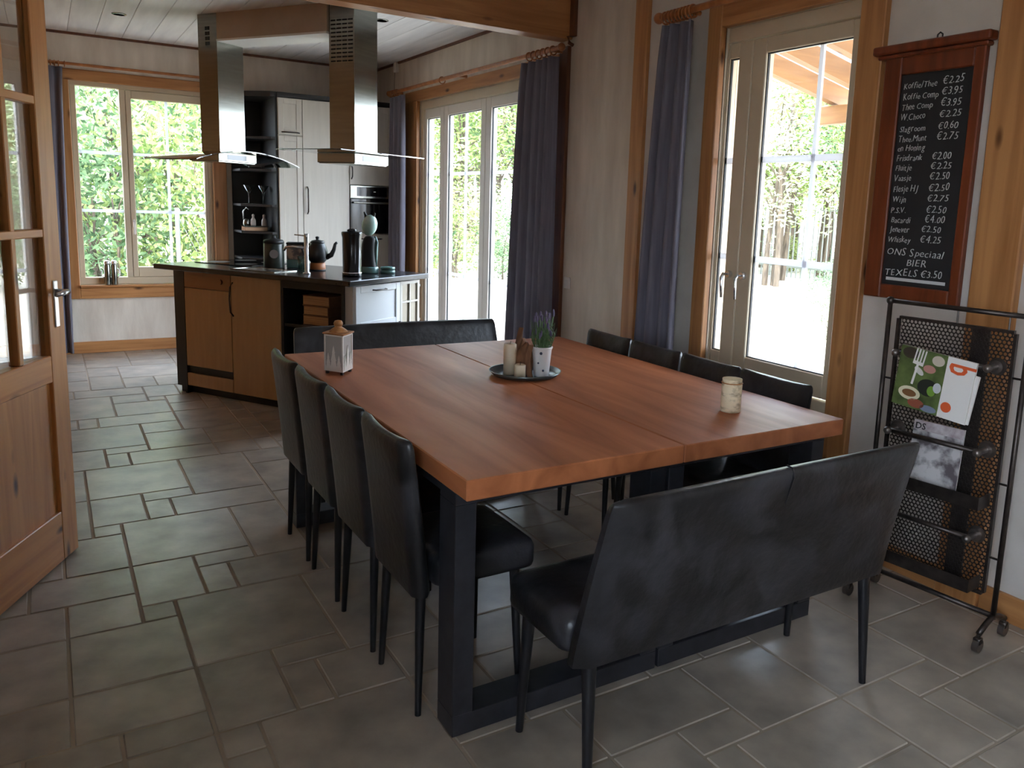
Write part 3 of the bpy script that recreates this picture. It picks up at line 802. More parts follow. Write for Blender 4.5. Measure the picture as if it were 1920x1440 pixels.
for k in range(85):
    a, rr = r_.uniform(0, 6.28), r_.uniform(0, .03)
    b0 = Vector((px_+math.cos(a)*rr, py_+math.sin(a)*rr, TZ+.10)); hh = r_.uniform(.06, .15)
    tp = b0+Vector((math.cos(a)*rr*1.0+r_.uniform(-.012, .012), math.sin(a)*rr*1.0+r_.uniform(-.012, .012), hh))
    bb.tube([b0, b0.lerp(tp, .5)+Vector((r_.uniform(-.004, .004), 0, 0)), tp], [.0016, .0014, .001], 4)
    for q in range(5):
        c = b0.lerp(tp, r_.uniform(.15, .8)); dv = Vector((r_.uniform(-1, 1), r_.uniform(-1, 1), .9)).normalized()*r_.uniform(.012, .024)
        sd = dv.cross(Vector((0, 0, 1))).normalized()*.0022
        bb.bm.faces.new([bb.bm.verts.new(v) for v in (c-sd, c+sd, c+dv+sd*.3, c+dv-sd*.3)])
    if k % 3 == 0:
        bf.sph(tp+Vector((0, 0, .008)), .0042, .0042, .014, seg=6)
bb.build('stems', LEAFG, t, kind='stuff'); bf.build('flowers', LAV, t, kind='stuff')
# lantern
lm = Matrix(((.545, .66, 0, .936), (-.838, .752, 0, 3.022), (0, 0, 1, TZ), (0, 0, 0, 1)))
ea, eb = Vector((-.545, .838, 0)).normalized(), Vector((.66, .752, 0)).normalized()
LMX = Matrix(((ea.x, eb.x, 0, .936), (ea.y, eb.y, 0, 3.022), (0, 0, 1, TZ), (0, 0, 0, 1)))
t = thing('lantern', 'white metal lantern with cut-out fir trees and wooden lid', 'lantern', (.95, 3.07, TZ))
def lb(n_, m_, *a, bev=0): return B().box(*a, bev, mat=LMX).build(n_, m_, t)
S = .092; LH = .150
lb('foot', IRON, .004, .016, .004, .016, 0, .012); lb('foot', IRON, S-.016, S-.004, .004, .016, 0, .012); lb('foot', IRON, .004, .016, S-.016, S-.004, 0, .012); lb('foot', IRON, S-.016, S-.004, S-.016, S-.004, 0, .012)
lb('base', LANTW, 0, S, 0, S, .012, .018)
for (a_, c_) in ((0, 0), (S-.006, 0), (0, S-.006), (S-.006, S-.006)): lb('corner_post', LANTW, a_, a_+.006, c_, c_+.006, .018, LH)
lb('rim', LANTW, 0, S, 0, S, LH, LH+.006)
lb('inner_box', LANTG, .004, S-.004, .004, S-.004, .019, LH-.001)
bb = B()
def tree_cut(M_, cx, wd, h):
    pts = [(-.12*wd, 0)]
    pts = [(cx-wd/2, .018), (cx+wd/2, .018), (cx+wd*.28, .018+h*.38), (cx+wd*.36, .018+h*.38), (cx+wd*.14, .018+h*.7), (cx+wd*.2, .018+h*.7), (cx, .018+h), (cx-wd*.2, .018+h*.7), (cx-wd*.14, .018+h*.7), (cx-wd*.36, .018+h*.38), (cx-wd*.28, .018+h*.38)]
    bb.prism(pts, 0, .003, mat=M_)
# faces: plane eb=0 (left-front, facing camera left) and plane ea=0
for M_ in (LMX @ Matrix(((1, 0, 0, 0), (0, 0, 1, -.001), (0, 1, 0, 0), (0, 0, 0, 1))), LMX @ Matrix(((0, 0, 1, -.001), (1, 0, 0, 0), (0, 1, 0, 0), (0, 0, 0, 1)))):
    tree_cut(M_, .046, .036, .095); tree_cut(M_, .020, .026, .06); tree_cut(M_, .072, .026, .065)
bb.build('fir_cutouts', LANTW, t)
bb = B(); bb.box(-.006, S+.006, -.006, S+.006, LH+.006, LH+.012, .002, mat=LMX)
ctr = LMX @ Vector((S/2, S/2, 0))
bb.lathe([(.036, LH+.012), (.033, LH+.018), (.022, LH+.026), (.013, LH+.032), (.0165, LH+.038), (.018, LH+.046), (.0135, LH+.055), (0, LH+.059)], (ctr.x, ctr.y, TZ), 20)
bb.build('lid', LIDW, t, 40)
# birch jar
t = thing('birch_jar', 'birch bark wrapped jar on the right part of the table', 'jar', (1.962, 1.975, TZ))
B().lathe([(0, 0), (.033, 0), (.035, .004), (.0345, .05), (.0355, .095), (.033, .10), (.034, .103), (.034, .115), (.030, .115), (.030, .10), (0, .10)], (1.962, 1.975, TZ), 28).build('body', BIRCH, t, 40)
B().tube([(1.962+.0355*math.cos(k*.3927), 1.975+.0355*math.sin(k*.3927), TZ+.101) for k in range(17)], .002, 6).build('twine', LIDW, t)

# ---------------------------------------------------------------- kitchen island
IP = (.618, 6.344)
IM = isl(IP)           # x along u (0..1.75), y along n (0..0.84)
def ib(n_, m_, *a, bev=0, par=None): return B().box(*a, bev, mat=IM).build(n_, m_, par)
def iw(x, y, z): return IM @ Vector((x, y, z))
ILEN, IWID = 1.75, .84
bb = B()
bb.box(0, ILEN, 0, IWID, .885, .92, .004, mat=IM)
tag(bb.build('worktop', COUNTER), 'dark stone worktop covering the kitchen island', 'worktop')
FO = .07
def unit(name, label, s0, t0): return thing(name, label, 'cabinet', tuple(iw(s0, t0, 0)))
# end shelves at the left tip
t = thing('end_shelf_unit', 'black open shelf unit at the left end of the island', 'shelf', tuple(iw(.12, .3, 0)))
ib('side_panel', BLACKCAB, .195, .215, FO, .70, 0, .884, par=t); ib('front_panel', BLACKCAB, .115, .195, FO, FO+.02, .05, .884, par=t); ib('back_panel', BLACKCAB, .06, .195, .685, .70, 0, .884, par=t)
for z in (.075, .36, .60):
    B().prism([(.195, FO+.021), (.195, .68), (.03, .68), (.0, .22), (.09, FO+.021)], z-.022, z, .002, mat=IM).build('shelf_board', BLACKCAB, t)
B().prism([(.195, FO+.03), (.195, .68), (.06, .68), (.06, .26), (.12, FO+.03)], 0, .05, 0, mat=IM).build('plinth', BLACKCAB, t)
# dishwasher unit
t = unit('dishwasher', 'beige panelled dishwasher with brown control strip in the island', .44, .3); t['category'] = 'dishwasher'
ib('body', BLACKCAB, .217, .664, FO+.02, .60, .06, .884, par=t)
ib('plinth', BLACKCAB, .217, .664, FO+.045, .60, 0, .06, par=t)
cs = ib('control_panel', CABTAN2, .219, .662, FO, FO+.02, .765, .88, bev=.002, par=t)
bb = B(); bb.cyl(iw(.575, FO, .825), iw(.575, FO-.012, .825), .018, seg=16); bb.build('knob', CABTAN2, cs, 40)
ib('door_panel', CABTAN, .219, .662, FO, FO+.02, .205, .762, bev=.002, par=t)
ib('bottom_panel', CABTAN, .219, .662, FO, FO+.02, .06, .150, bev=.002, par=t)
# door unit
t = unit('base_cabinet', 'beige tall-door base cabinet in the middle of the island front', .89, .3)
ib('body', BLACKCAB, .667, 1.112, FO+.02, .60, .06, .884, par=t)
ib('plinth', BLACKCAB, .667, 1.112, FO+.045, .60, 0, .06, par=t)
dr = ib('door', CABTAN, .669, 1.110, FO, FO+.02, .06, .88, bev=.002, par=t)
bb = B(); bb.tube([iw(.685, FO, .83), iw(.685, FO-.025, .80), iw(.685, FO-.032, .72), iw(.685, FO-.025, .63), iw(.685, FO, .60)], .0055, 8); bb.build('handle', IRON, dr, 60)
# open niche
t = unit('niche_cabinet', 'black open niche cabinet in the island holding stacked books', 1.38, .3)
t['category'] = 'cabinet'
ib('side_panel', BLACKCAB, 1.116, 1.135, FO, .50, 0, .884, par=t); ib('side_panel', BLACKCAB, 1.62, 1.64, FO, .50, 0, .884, par=t)
ib('back_panel', BLACKCAB, 1.135, 1.62, .48, .50, 0, .884, par=t); ib('bottom_board', BLACKCAB, 1.135, 1.62, FO, .48, .06, .08, par=t)
ib('shelf_board', BLACKCAB, 1.135, 1.62, FO+.01, .48, .575, .595, par=t); ib('top_board', BLACKCAB, 1.135, 1.62, FO, .48, .83, .884, par=t)
zz = .596
for k, (hh, s0, s1, lab) in enumerate(((.066, 1.27, 1.49, 'thick old book at the bottom of the niche stack'), (.062, 1.275, 1.485, 'thick old book in the middle of the niche stack'), (.068, 1.27, 1.495, 'thick old book on top of the niche stack'))):
    t2 = thing('book', lab, 'book', tuple(iw((s0+s1)/2, .19, zz)), 'books stacked in the island niche')
    bb = B(); bb.box(s0, s1, FO+.03, .30, zz, zz+.005, .001, mat=IM); bb.box(s0, s1, FO+.03, .30, zz+hh-.006, zz+hh-.001, .001, mat=IM); bb.box(s1-.005, s1, FO+.03, .30, zz+.005, zz+hh-.006, mat=IM)
    bb.build('cover', BOOKC, t2)
    ib('pages', PAPER, s0+.003, s1-.006, FO+.036, .295, zz+.0055, zz+hh-.0065, par=t2)
    zz += hh
# right-hand face: drawer unit, glazed unit, open end shelf (face at x = ILEN-.02)
FX = ILEN-.03
t = thing('drawer_cabinet', 'pale drawer cabinet on the right face of the island', 'cabinet', tuple(iw(1.69, .3, 0)))
ib('body', CABWHITE, 1.642, FX-.02, .08, .548, .06, .884, par=t); ib('plinth', BLACKCAB, 1.642, FX-.03, .10, .548, 0, .06, par=t)
def framed(n_, y0, y1, z0, z1, par, mm=CABPALE):
    o = ib(n_, mm, FX-.02, FX-.004, y0, y1, z0, z1, bev=.002, par=par)
    fr = B()
    for a_ in ((y0, y0+.045, z0, z1), (y1-.045, y1, z0, z1), (y0+.045, y1-.045, z0, z0+.045), (y0+.045, y1-.045, z1-.045, z1)):
        fr.box(FX-.006, FX+.004, a_[0], a_[1], a_[2], a_[3], .002, mat=IM)
    fr.build('front_frame', mm, o)
    return o
dw = framed('drawer', .085, .543, .60, .878, t); dl = framed('door', .085, .543, .07, .595, t)
for zz_, pp in ((.845, dw), (.56, dl)):
    bb = B(); bb.tube([iw(FX, .25, zz_), iw(FX+.025, .26, zz_), iw(FX+.028, .31, zz_), iw(FX+.025, .37, zz_), iw(FX, .38, zz_)], .005, 8); bb.build('handle', IRON, pp, 60)
t = thing('glazed_cabinet', 'narrow island cabinet with small-paned glass door', 'cabinet', tuple(iw(1.60, .66, 0)))
ib('body', CABWHITE, 1.50, FX-.024, .552, .768, .06, .884, par=t); ib('plinth', BLACKCAB, 1.50, FX-.03, .56, .76, 0, .06, par=t)
fr = B()
for a_ in ((.552, .572, .07, .878), (.748, .768, .07, .878), (.572, .748, .07, .09), (.572, .748, .858, .878), (.655, .667, .09, .858), (.572, .748, .30, .312), (.572, .748, .52, .532), (.572, .748, .73, .742)):
    fr.box(FX-.02, FX, a_[0], a_[1], a_[2], a_[3], mat=IM)
gd = fr.build('door_frame', CABWHITE, t)
PANEB = mat('smoked cabinet pane', srgb(150, 138, 118), None, .25)
for (y0, y1) in ((.572, .655), (.667, .748)):
    for (z0, z1) in ((.09, .30), (.312, .52), (.532, .73), (.742, .858)):
        ib('pane', PANEB, FX-.015, FX-.011, y0, y1, z0, z1, par=gd)
t = thing('end_shelf_unit', 'small black open shelf at the right end of the island', 'shelf', tuple(iw(1.66, .80, 0)))
ib('side_panel', BLACKCAB, 1.45, FX-.02, .77, .776, 0, .884, par=t); ib('back_panel', BLACKCAB, 1.45, 1.46, .776, .83, 0, .884, par=t)
for z in (.07, .34, .60, .84):
    B().prism([(1.46, .776), (FX-.01, .776), (FX-.035, .83), (1.46, .835)], z-.018, z, .001, mat=IM).build('shelf_board', BLACKCAB, t)
# island back panel so the carcass is closed from behind
t = thing('back_cabinet', 'black back side of the kitchen island', 'cabinet', tuple(iw(.9, .7, 0)))
ib('body', BLACKCAB, .217, 1.44, .605, .80, .06, .884, par=t); ib('plinth', BLACKCAB, .24, 1.42, .62, .77, 0, .06, par=t)

# ---------------------------------------------------------------- things on the island
CZ = .92
def cpos(x, y): return (x, y, CZ)
# hob
c = IM.inverted() @ Vector((1.27, 6.50, 0))
t = thing('hob', 'black glass hob lying flush on the island worktop', 'hob', tuple(iw(.33, .52, CZ)))
ib('glass_plate', BLACKGL, .08, .60, .28, .78, CZ+.0005, CZ+.006, bev=.002, par=t)
for (a_, c_) in ((.2, .4), (.2, .65), (.47, .4), (.47, .65)):
    B().lathe([(.075, 0), (.078, .0006), (.07, .0006)], iw(a_, c_, CZ+.0058), 28).build('cooking_zone', IRON, t)
# sink
t = thing('sink', 'stainless steel sink set into the island worktop', 'sink', tuple(iw(.86, .18, CZ)))
bb = B()
bb.box(.66, 1.06, .075, .09, CZ+.0005, CZ+.006, mat=IM); bb.box(.66, 1.06, .265, .28, CZ+.0005, CZ+.006, mat=IM); bb.box(.66, .675, .09, .265, CZ+.0005, CZ+.006, mat=IM); bb.box(1.045, 1.06, .09, .265, CZ+.0005, CZ+.006, mat=IM)
bb.build('rim', STEEL, t)
bb = B(); bb.box(.675, 1.045, .09, .265, CZ+.0005, CZ+.003, mat=IM); bb.build('basin', CHROME, t)
# faucet
fp = Vector((1.435, 5.40, CZ))
t = thing('faucet', 'slim chrome faucet beside the sink on the island', 'faucet', tuple(fp))
B().lathe([(.026, .001), (.026, .006), (.014, .012), (.014, .235), (.016, .24), (.016, .262), (.0, .264)], fp, 16).build('body', CHROME, t, 40)
lf = -rt*.9
B().tube([fp+Vector((0, 0, .25)), fp+Vector((0, 0, .252))+lf*.05, fp+Vector((0, 0, .254))+lf*.085], [.005, .005, .004], 8).build('lever', CHROME, t, 60)
B().tube([fp+Vector((0, 0, .17)), fp+Vector((0, 0, .175))+lf*.10, fp+Vector((0, 0, .17))+lf*.15, fp+Vector((0, 0, .15))+lf*.165], [.009, .009, .009, .009], 8).build('spout', CHROME, t, 60)
# dark canister
p = Vector((1.343, 5.905, CZ))
t = thing('canister', 'dark green lidded canister on the island behind the sink', 'canister', tuple(p))
DKGREEN = mat('dark green tin', srgb(36, 42, 36), srgb(48, 54, 46), .35, scale=(20, 20, 20))
B().lathe([(0, .001), (.068, .001), (.07, .004), (.068, .165), (.066, .17), (0, .17)], p, 28).build('body', DKGREEN, t, 40)
B().lathe([(.07, .171), (.07, .185), (.062, .196), (.02, .205), (.014, .212), (.014, .225), (0, .228)], p, 28).build('lid', DARK, t, 40)
bb = B(); bb.lathe([(0, 0), (.03, 0), (.03, .001), (0, .001)], (0, 0, 0), 20)
dirc = (Vector((0, 0, 0))-Vector((p.x, p.y, 0))).normalized()
bb.xf(Matrix.Translation(p+dirc*.0695+Vector((0, 0, .10))) @ dirc.to_track_quat('Z', 'Y').to_matrix().to_4x4()); bb.build('emblem', IRONK, t)
# picture box
p = Vector((1.495, 5.892, CZ))
t = thing('biscuit_tin', 'square printed tin with a green lower band on the island', 'tin', tuple(p))
TINM = mat('printed tin', srgb(146, 116, 92), srgb(66, 48, 40), .4, scale=(26, 26, 26), detail=5, ramp=(.42, .58))
q = Matrix.Translation(p) @ Matrix.Rotation(-.35, 4, 'Z')
B().box(-.062, .062, -.05, .05, .06, .165, .003, mat=q).build('printed_body', TINM, t)
B().box(-.0625, .0625, -.0505, .0505, .001, .06, .003, mat=q).build('green_band', mat('green tin band', srgb(58, 96, 82), srgb(44, 76, 66), .35), t)
B().box(-.064, .064, -.052, .052, .165, .18, .003, mat=q).build('lid', DARK, t)
# drinking glass
p = Vector((1.47, 5.65, CZ))
t = B().lathe([(0, .001), (.026, .001), (.030, .10), (.028, .10), (.0245, .006), (0, .006)], p, 20).build('drinking_glass', HGLASS, None, 40)
tag(t, 'clear drinking glass between the tin and the faucet', 'glass')
# teapot on warmer
p = Vector((1.575, 5.64, CZ))
t = thing('tea_warmer', 'amber round tea warmer under the black teapot', 'tea warmer', tuple(p))
B().lathe([(0, .001), (.05, .001), (.053, .006), (.05, .052), (.044, .055), (0, .055)], p, 28).build('body', TERRA, t, 40)
B().lathe([(.054, .0), (.056, .003), (.054, .010)], p, 28).build('rim', DARK, t, 40)
t = thing('teapot', 'black teapot with lid and curved spout on a warmer', 'teapot', tuple(p+Vector((0, 0, .056))))
pt = p+Vector((0, 0, .056))
TPOT = mat('black iron teapot', srgb(18, 18, 18), srgb(26, 26, 26), .4, scale=(80, 80, 80))
B().lathe([(0, 0), (.045, 0), (.062, .02), (.07, .05), (.068, .08), (.056, .115), (.048, .13), (.046, .134), (0, .134)], pt, 28).build('body', TPOT, t, 50)
li = B().lathe([(.047, .1345), (.05, .14), (.04, .15), (.012, .155), (.009, .16), (.013, .167), (.013, .176), (0, .18)], pt, 24).build('lid', TPOT, t, 40)
rv = rt
B().tube([pt+rv*.06+Vector((0, 0, .04)), pt+rv*.095+Vector((0, 0, .055)), pt+rv*.112+Vector((0, 0, .09)), pt+rv*.122+Vector((0, 0, .13)), pt+rv*.135+Vector((0, 0, .142))], [.022, .018, .014, .011, .010], 10).build('spout', TPOT, t, 60)
B().tube([pt-rv*.05+Vector((0, 0, .125)), pt-rv*.09+Vector((0, 0, .122)), pt-rv*.108+Vector((0, 0, .09)), pt-rv*.095+Vector((0, 0, .05)), pt-rv*.066+Vector((0, 0, .03))], [.008, .008, .007, .007, .007], 8).build('handle', TPOT, t, 60)
# black thermos coffee maker
p = Vector((1.665, 5.17, CZ))
t = thing('coffee_maker', 'tall black coffee maker near the island front corner', 'coffee maker', tuple(p))
GBLK = mat('gloss black plastic', srgb(14, 14, 18), None, .18)
B().lathe([(0, .001), (.062, .001), (.062, .02), (.058, .024), (.06, .25), (.066, .275), (.066, .285), (.06, .29), (0, .292)], p, 30).build('body', GBLK, t, 40)
B().lathe([(.0625, .022), (.064, .026), (.0615, .03)], p, 30).build('base_ring', CHROME, t, 40)
B().lathe([(.03, .2925), (.03, .302), (.012, .31), (0, .31)], p, 20).build('lid_knob', GBLK, t, 40)
# pod machine
p = Vector((1.86, 5.40, CZ))
t = thing('pod_machine', 'green pod coffee machine with egg-shaped pale head', 'coffee machine', tuple(p))
B().lathe([(0, .001), (.062, .001), (.064, .01), (.062, .04), (.055, .045), (0, .045)], p, 28).build('base', TEALM, t, 40)
rings = []
for (dx, wd, dp, z) in ((.0, .10, .085, .045), (-.004, .095, .08, .09), (-.006, .092, .078, .15), (-.003, .09, .076, .20), (.004, .084, .07, .235), (.006, .06, .05, .252)):
    q_ = [(x_*1+dx, y_) for x_, y_ in rrect(wd, dp, .03, 4)]
    rings.append([p+rv*x_+Vector((fw.x, fw.y, 0)).normalized()*y_+Vector((0, 0, z)) for x_, y_ in q_])
B().loft(rings).build('column', DARK, t, 60)
B().tube([p+rv*.042+Vector((0, 0, .045)), p+rv*.046+Vector((0, 0, .13)), p+rv*.05+Vector((0, 0, .21)), p+rv*.04+Vector((0, 0, .25))], [.012, .013, .013, .009], 10).build('side_trim', TEALM, t, 60)
B().sph(p+Vector((0, 0, .325))+rv*.002, .052, .052, .072, seg=24, rot=Matrix.Rotation(.2, 4, (fw.x, fw.y, 0))).build('head', TEALW, t, 180)
bb = B(); bb.cyl(p-rv*.018+Vector((0, 0, .375)), p-rv*.034+Vector((0, 0, .415)), .014, .005, 10); bb.cyl(p+rv*.022+Vector((0, 0, .375)), p+rv*.040+Vector((0, 0, .408)), .014, .005, 10)
bb.build('top_lever', DARK, t, 40)
p2 = p+rv*.118+Vector((.02, .03, 0))
t = thing('saucer_stack', 'low green stack of saucers beside the pod machine', 'saucers', tuple(p2))
for k in range(2):
    B().lathe([(0, .001), (.045, .001), (.05, .008), (.05, .02), (.046, .022), (0, .019)], p2+Vector((0, 0, .0225*k)), 26).build('saucer', TEALM, t, 40)

# ---------------------------------------------------------------- extractor hoods
def hood(P, label, curved):
    Mh = isl(P)
    du = .188 if curved else .212
    t = thing('extractor_hood', label, 'hood', (P[0], P[1], 1.64), 'stainless island hoods')
    ch = B().box(-du, 0, 0, .24, 1.722, ZC-.001, .001, mat=Mh).build('chimney', STEEL, t)
    bb = B()
    if curved:
        for k in range(2):
            for r_ in range(4): bb.box(-du/2-.02+k*.024, -du/2+.0+k*.024, -.0012, 0, 2.58+r_*-.035-.0, 2.605+r_*-.035, mat=Mh)
    else:
        for k in range(4):
            for r_ in range(11): bb.box(-du+.018+k*.048, -du+.056+k*.048, -.0012, 0, 2.575-r_*.026, 2.584-r_*.026, mat=Mh)
    bb.build('vent_slots', DARK, ch)
    body = B().box(-du-.06, .05, -.06, .30, 1.655, 1.72, .004, mat=Mh).build('motor_body', STEEL, t)
    B().box(.05, .052, .02, .20, 1.668, 1.706, mat=Mh).build('display', BLACKGL, body)
    bb = B(); cx, cy = -du/2, .12
    if curved:
        rows = []
        for k in range(25):
            f_ = -1+2*k/24; yy = cy+f_*.50; zz_ = 1.728-.085*f_*f_
            rows.append((yy, zz_))
        for (xa, xb) in ((cx-.27, cx+.27),):
            ring = []
            for yy, zz_ in rows: ring.append([(xa, yy, zz_), (xb, yy, zz_), (xb, yy, zz_+.007), (xa, yy, zz_+.007)])
            bb.loft(ring)
        bb.xf(Mh)
    else:
        bb.box(cx-.27, cx+.27, cy-.45, cy+.45, 1.7205, 1.7275, .001, mat=Mh)
    bb.build('glass_canopy', HGLASS, t, 40)
    bb = B(); bb.box(-du-.05, .04, -.05, .29, 1.650, 1.655, mat=Mh); bb.build('grease_filter', STEEL, t)
    return t
hood(H1, 'stainless extractor hood with curved glass canopy in front of the window', True)
hood(H2, 'stainless extractor hood with flat glass plate and slotted chimney', False)

# ---------------------------------------------------------------- tall kitchen units at the back wall
YF = 7.50
t = thing('corner_shelf_unit', 'tall black open shelf unit left of the ivory cabinets', 'shelf', (1.62, 7.8, 0))
poly = [(1.752, YF), (1.70, YF), (1.475, 7.72), (1.475, 8.09), (1.752, 8.09)]
inner = [(1.737, YF+.004), (1.70, YF+.004), (1.478, 7.722), (1.478, 8.07), (1.737, 8.07)]
B().box(1.738, 1.753, YF, 8.09, 0, 2.315).build('side_panel', BLACKCAB, t); B().box(1.475, 1.737, 8.072, 8.09, 0, 2.315).build('back_panel', BLACKCAB, t)
B().prism(poly[1:4]+[(1.737, 8.071), (1.737, YF)], 2.27, 2.315).build('top_board', BLACKCAB, t)
for z in (.08, .60, .86, 1.10, 1.34, 1.65, 1.93):
    B().prism(inner, z-.02, z).build('shelf_board', BLACKCAB, t)
B().prism([(1.70, YF+.03), (1.5, 7.75), (1.5, 8.05), (1.7, 8.05)], 0, .058).build('plinth', BLACKCAB, t)
def front(parent, x0, x1, z0, z1, frame=True, nm='door'):
    o = B().box(x0+.0015, x1-.0015, YF-.016, YF, z0+.0015, z1-.0015, .002).build(nm, CABWHITE, parent)
    if frame and (x1-x0) > .15 and (z1-z0) > .15:
        bb = B(); w_ = .05
        for a_ in ((x0+.002, x0+w_, z0+.002, z1-.002), (x1-w_, x1-.002, z0+.002, z1-.002), (x0+w_, x1-w_, z0+.002, z0+w_), (x0+w_, x1-w_, z1-w_, z1-.002)):
            bb.box(a_[0], a_[1], YF-.022, YF-.0155, a_[2], a_[3], .002)
        bb.build('front_frame', CABWHITE, o)
    return o
def vh(par, x, z0, z1):
    B().tube([(x, YF-.02, z0), (x, YF-.045, z0+.02), (x, YF-.05, (z0+z1)/2), (x, YF-.045, z1-.02), (x, YF-.02, z1)], .006, 8).build('handle', IRON, par, 60)
def hh(par, x0, x1, z):
    B().tube([(x0, YF-.02, z), (x0+.02, YF-.045, z), ((x0+x1)/2, YF-.05, z), (x1-.02, YF-.045, z), (x1, YF-.02, z)], .006, 8).build('handle', IRON, par, 60)
t = thing('tall_cabinet', 'narrow ivory tall cabinet next to the black shelves', 'cabinet', (1.86, 7.8, 0))
B().box(1.757, 1.966, YF+.001, 8.09, .06, 2.27).build('body', CABWHITE, t); B().box(1.757, 1.966, YF+.05, 8.09, 0, .06).build('plinth', BLACKCAB, t)
o = front(t, 1.757, 1.966, 1.952, 2.268); hh(o, 1.79, 1.94, 1.975); front(t, 1.757, 1.966, .07, 1.948)
t = thing('tall_cabinet', 'wide ivory tall cabinet with vertical handle', 'cabinet', (2.18, 7.8, 0))
B().box(1.969, 2.390, YF+.001, 8.09, .06, 2.27).build('body', CABWHITE, t); B().box(1.969, 2.390, YF+.05, 8.09, 0, .06).build('plinth', BLACKCAB, t)
o = front(t, 1.969, 2.390, .07, 2.268, False); vh(o, 2.005, 1.27, 1.51)
t = thing('oven_cabinet', 'ivory tall cabinet housing the built-in oven', 'cabinet', (2.6, 7.8, 0))
bb = B(); bb.box(2.393, 2.80, YF+.001, 8.09, .06, 1.10); bb.box(2.393, 2.80, YF+.001, 8.09, 1.545, 2.27); bb.box(2.393, 2.405, YF+.001, 8.09, 1.10, 1.545); bb.box(2.788, 2.80, YF+.001, 8.09, 1.10, 1.545); bb.box(2.405, 2.788, 8.02, 8.09, 1.10, 1.545)
bb.build('body', CABWHITE, t); B().box(2.393, 2.80, YF+.05, 8.09, 0, .06).build('plinth', BLACKCAB, t)
o = front(t, 2.393, 2.80, 1.752, 2.268); o = front(t, 2.393, 2.80, 1.548, 1.748, False); vh(o, 2.41, 1.60, 1.72)
o = front(t, 2.393, 2.80, .60, 1.096, False, 'drawer'); hh(o, 2.5, 2.7, 1.05); o = front(t, 2.393, 2.80, .07, .598, False, 'drawer'); hh(o, 2.5, 2.7, .55)
B().box(1.754, 2.80, YF-.01, 8.09, 2.272, 2.315, .003).build('cornice_board', BLACKCAB, t)
t = thing('oven', 'built-in steel oven with black glass door', 'oven', (2.6, 7.7, 1.102))
B().box(2.408, 2.785, YF+.002, 8.0, 1.102, 1.543).build('body', DARK, t)
pn = B().box(2.396, 2.797, YF-.02, YF, 1.425, 1.543, .003).build('control_panel', STEEL, t)
B().box(2.46, 2.75, YF-.0215, YF-.0198, 1.445, 1.53).build('display', BLACKGL, pn)
B().box(2.62, 2.64, YF-.0225, YF-.021, 1.485, 1.492).build('clock_digits', CHALK, pn)
dd = B().box(2.396, 2.797, YF-.02, YF, 1.103, 1.422, .003).build('door', BLACKGL, t)
bb = B(); bb.cyl((2.42, YF-.05, 1.385), (2.775, YF-.05, 1.385), .010, seg=12); bb.cyl((2.44, YF-.02, 1.385), (2.44, YF-.05, 1.385), .006, seg=8); bb.cyl((2.755, YF-.02, 1.385), (2.755, YF-.05, 1.385), .006, seg=8)
bb.build('handle', STEEL, dd, 40)
# things on the black shelves
def martini(x, y, z, lab):
    t = B().lathe([(0, 0), (.035, 0), (.035, .002), (.004, .006), (.004, .09), (.05, .165), (.0485, .165), (.003, .093)], (x, y, z), 20).build('cocktail_glass', HGLASS, None, 40)
    tag(t, lab, 'glass', 'cocktail glasses on the black shelf')
martini(1.565, 7.80, 1.3405, 'left clear cocktail glass on the black shelf'); martini(1.678, 7.74, 1.3405, 'right clear cocktail glass on the black shelf')
t = thing('serving_tin', 'shallow copper-coloured tin on the black shelf', 'tin', (1.61, 7.80, 1.1005))
COP = mat('copper tin', srgb(214, 178, 150), srgb(190, 150, 118), .3, metal=.9)
B().box(1.50, 1.70, 7.68, 7.83, 1.1005, 1.135, .003).build('body', COP, t); B().box(1.495, 1.705, 7.675, 7.835, 1.1355, 1.146, .003).build('lid', STEEL, t)
for (x, y, lab) in ((1.585, 7.74, 'white cruet bottle on the copper tin, left one'), (1.675, 7.72, 'white cruet bottle on the copper tin, right one')):
    t = B().lathe([(0, 0), (.022, 0), (.024, .01), (.022, .05), (.010, .07), (.010, .085), (.013, .095), (0, .105)], (x, y, 1.1465), 18).build('cruet', PLASW, None, 50)
    tag(t, lab, 'cruet', 'cruets on the copper tin')
t = thing('kettle_handle_jug', 'steel jug with a tall curved handle on the copper tin', 'jug', (1.535, 7.78, 1.1465))
B().lathe([(0, 0), (.03, 0), (.032, .02), (.026, .05), (.02, .06), (0, .06)], (1.535, 7.78, 1.1465), 18).build('body', STEEL, t, 50)
B().tube([(1.51, 7.775, 1.20), (1.505, 7.77, 1.27), (1.53, 7.77, 1.31), (1.555, 7.775, 1.29)], .006, 8).build('handle', CHROME, t, 60)
# canisters on the window sill
for k, (x, lab) in enumerate(((.425, 'brushed steel flask on the kitchen window sill, left one'), (.478, 'brushed steel flask on the kitchen window sill, right one'))):
    t = thing('steel_flask', lab, 'flask', (x, 8.075, .599), 'steel flasks on the sill')
    B().lathe([(0, 0), (.024, 0), (.0255, .003), (.0255, .165), (.022, .175), (.022, .18), (0, .18)], (x, 8.075, .599), 22).build('body', STEEL, t, 40)
    B().lathe([(.0225, .1805), (.0235, .186), (.023, .205), (.015, .212), (0, .213)], (x, 8.075, .599), 22).build('cap', CHROME, t, 40)
    s_ = -1 if k == 0 else 1
    B().tube([(x+s_*.024, 8.075, .74), (x+s_*.042, 8.075, .73), (x+s_*.044, 8.075, .68), (x+s_*.024, 8.075, .66)], .004, 6).build('handle', CHROME, t, 60)
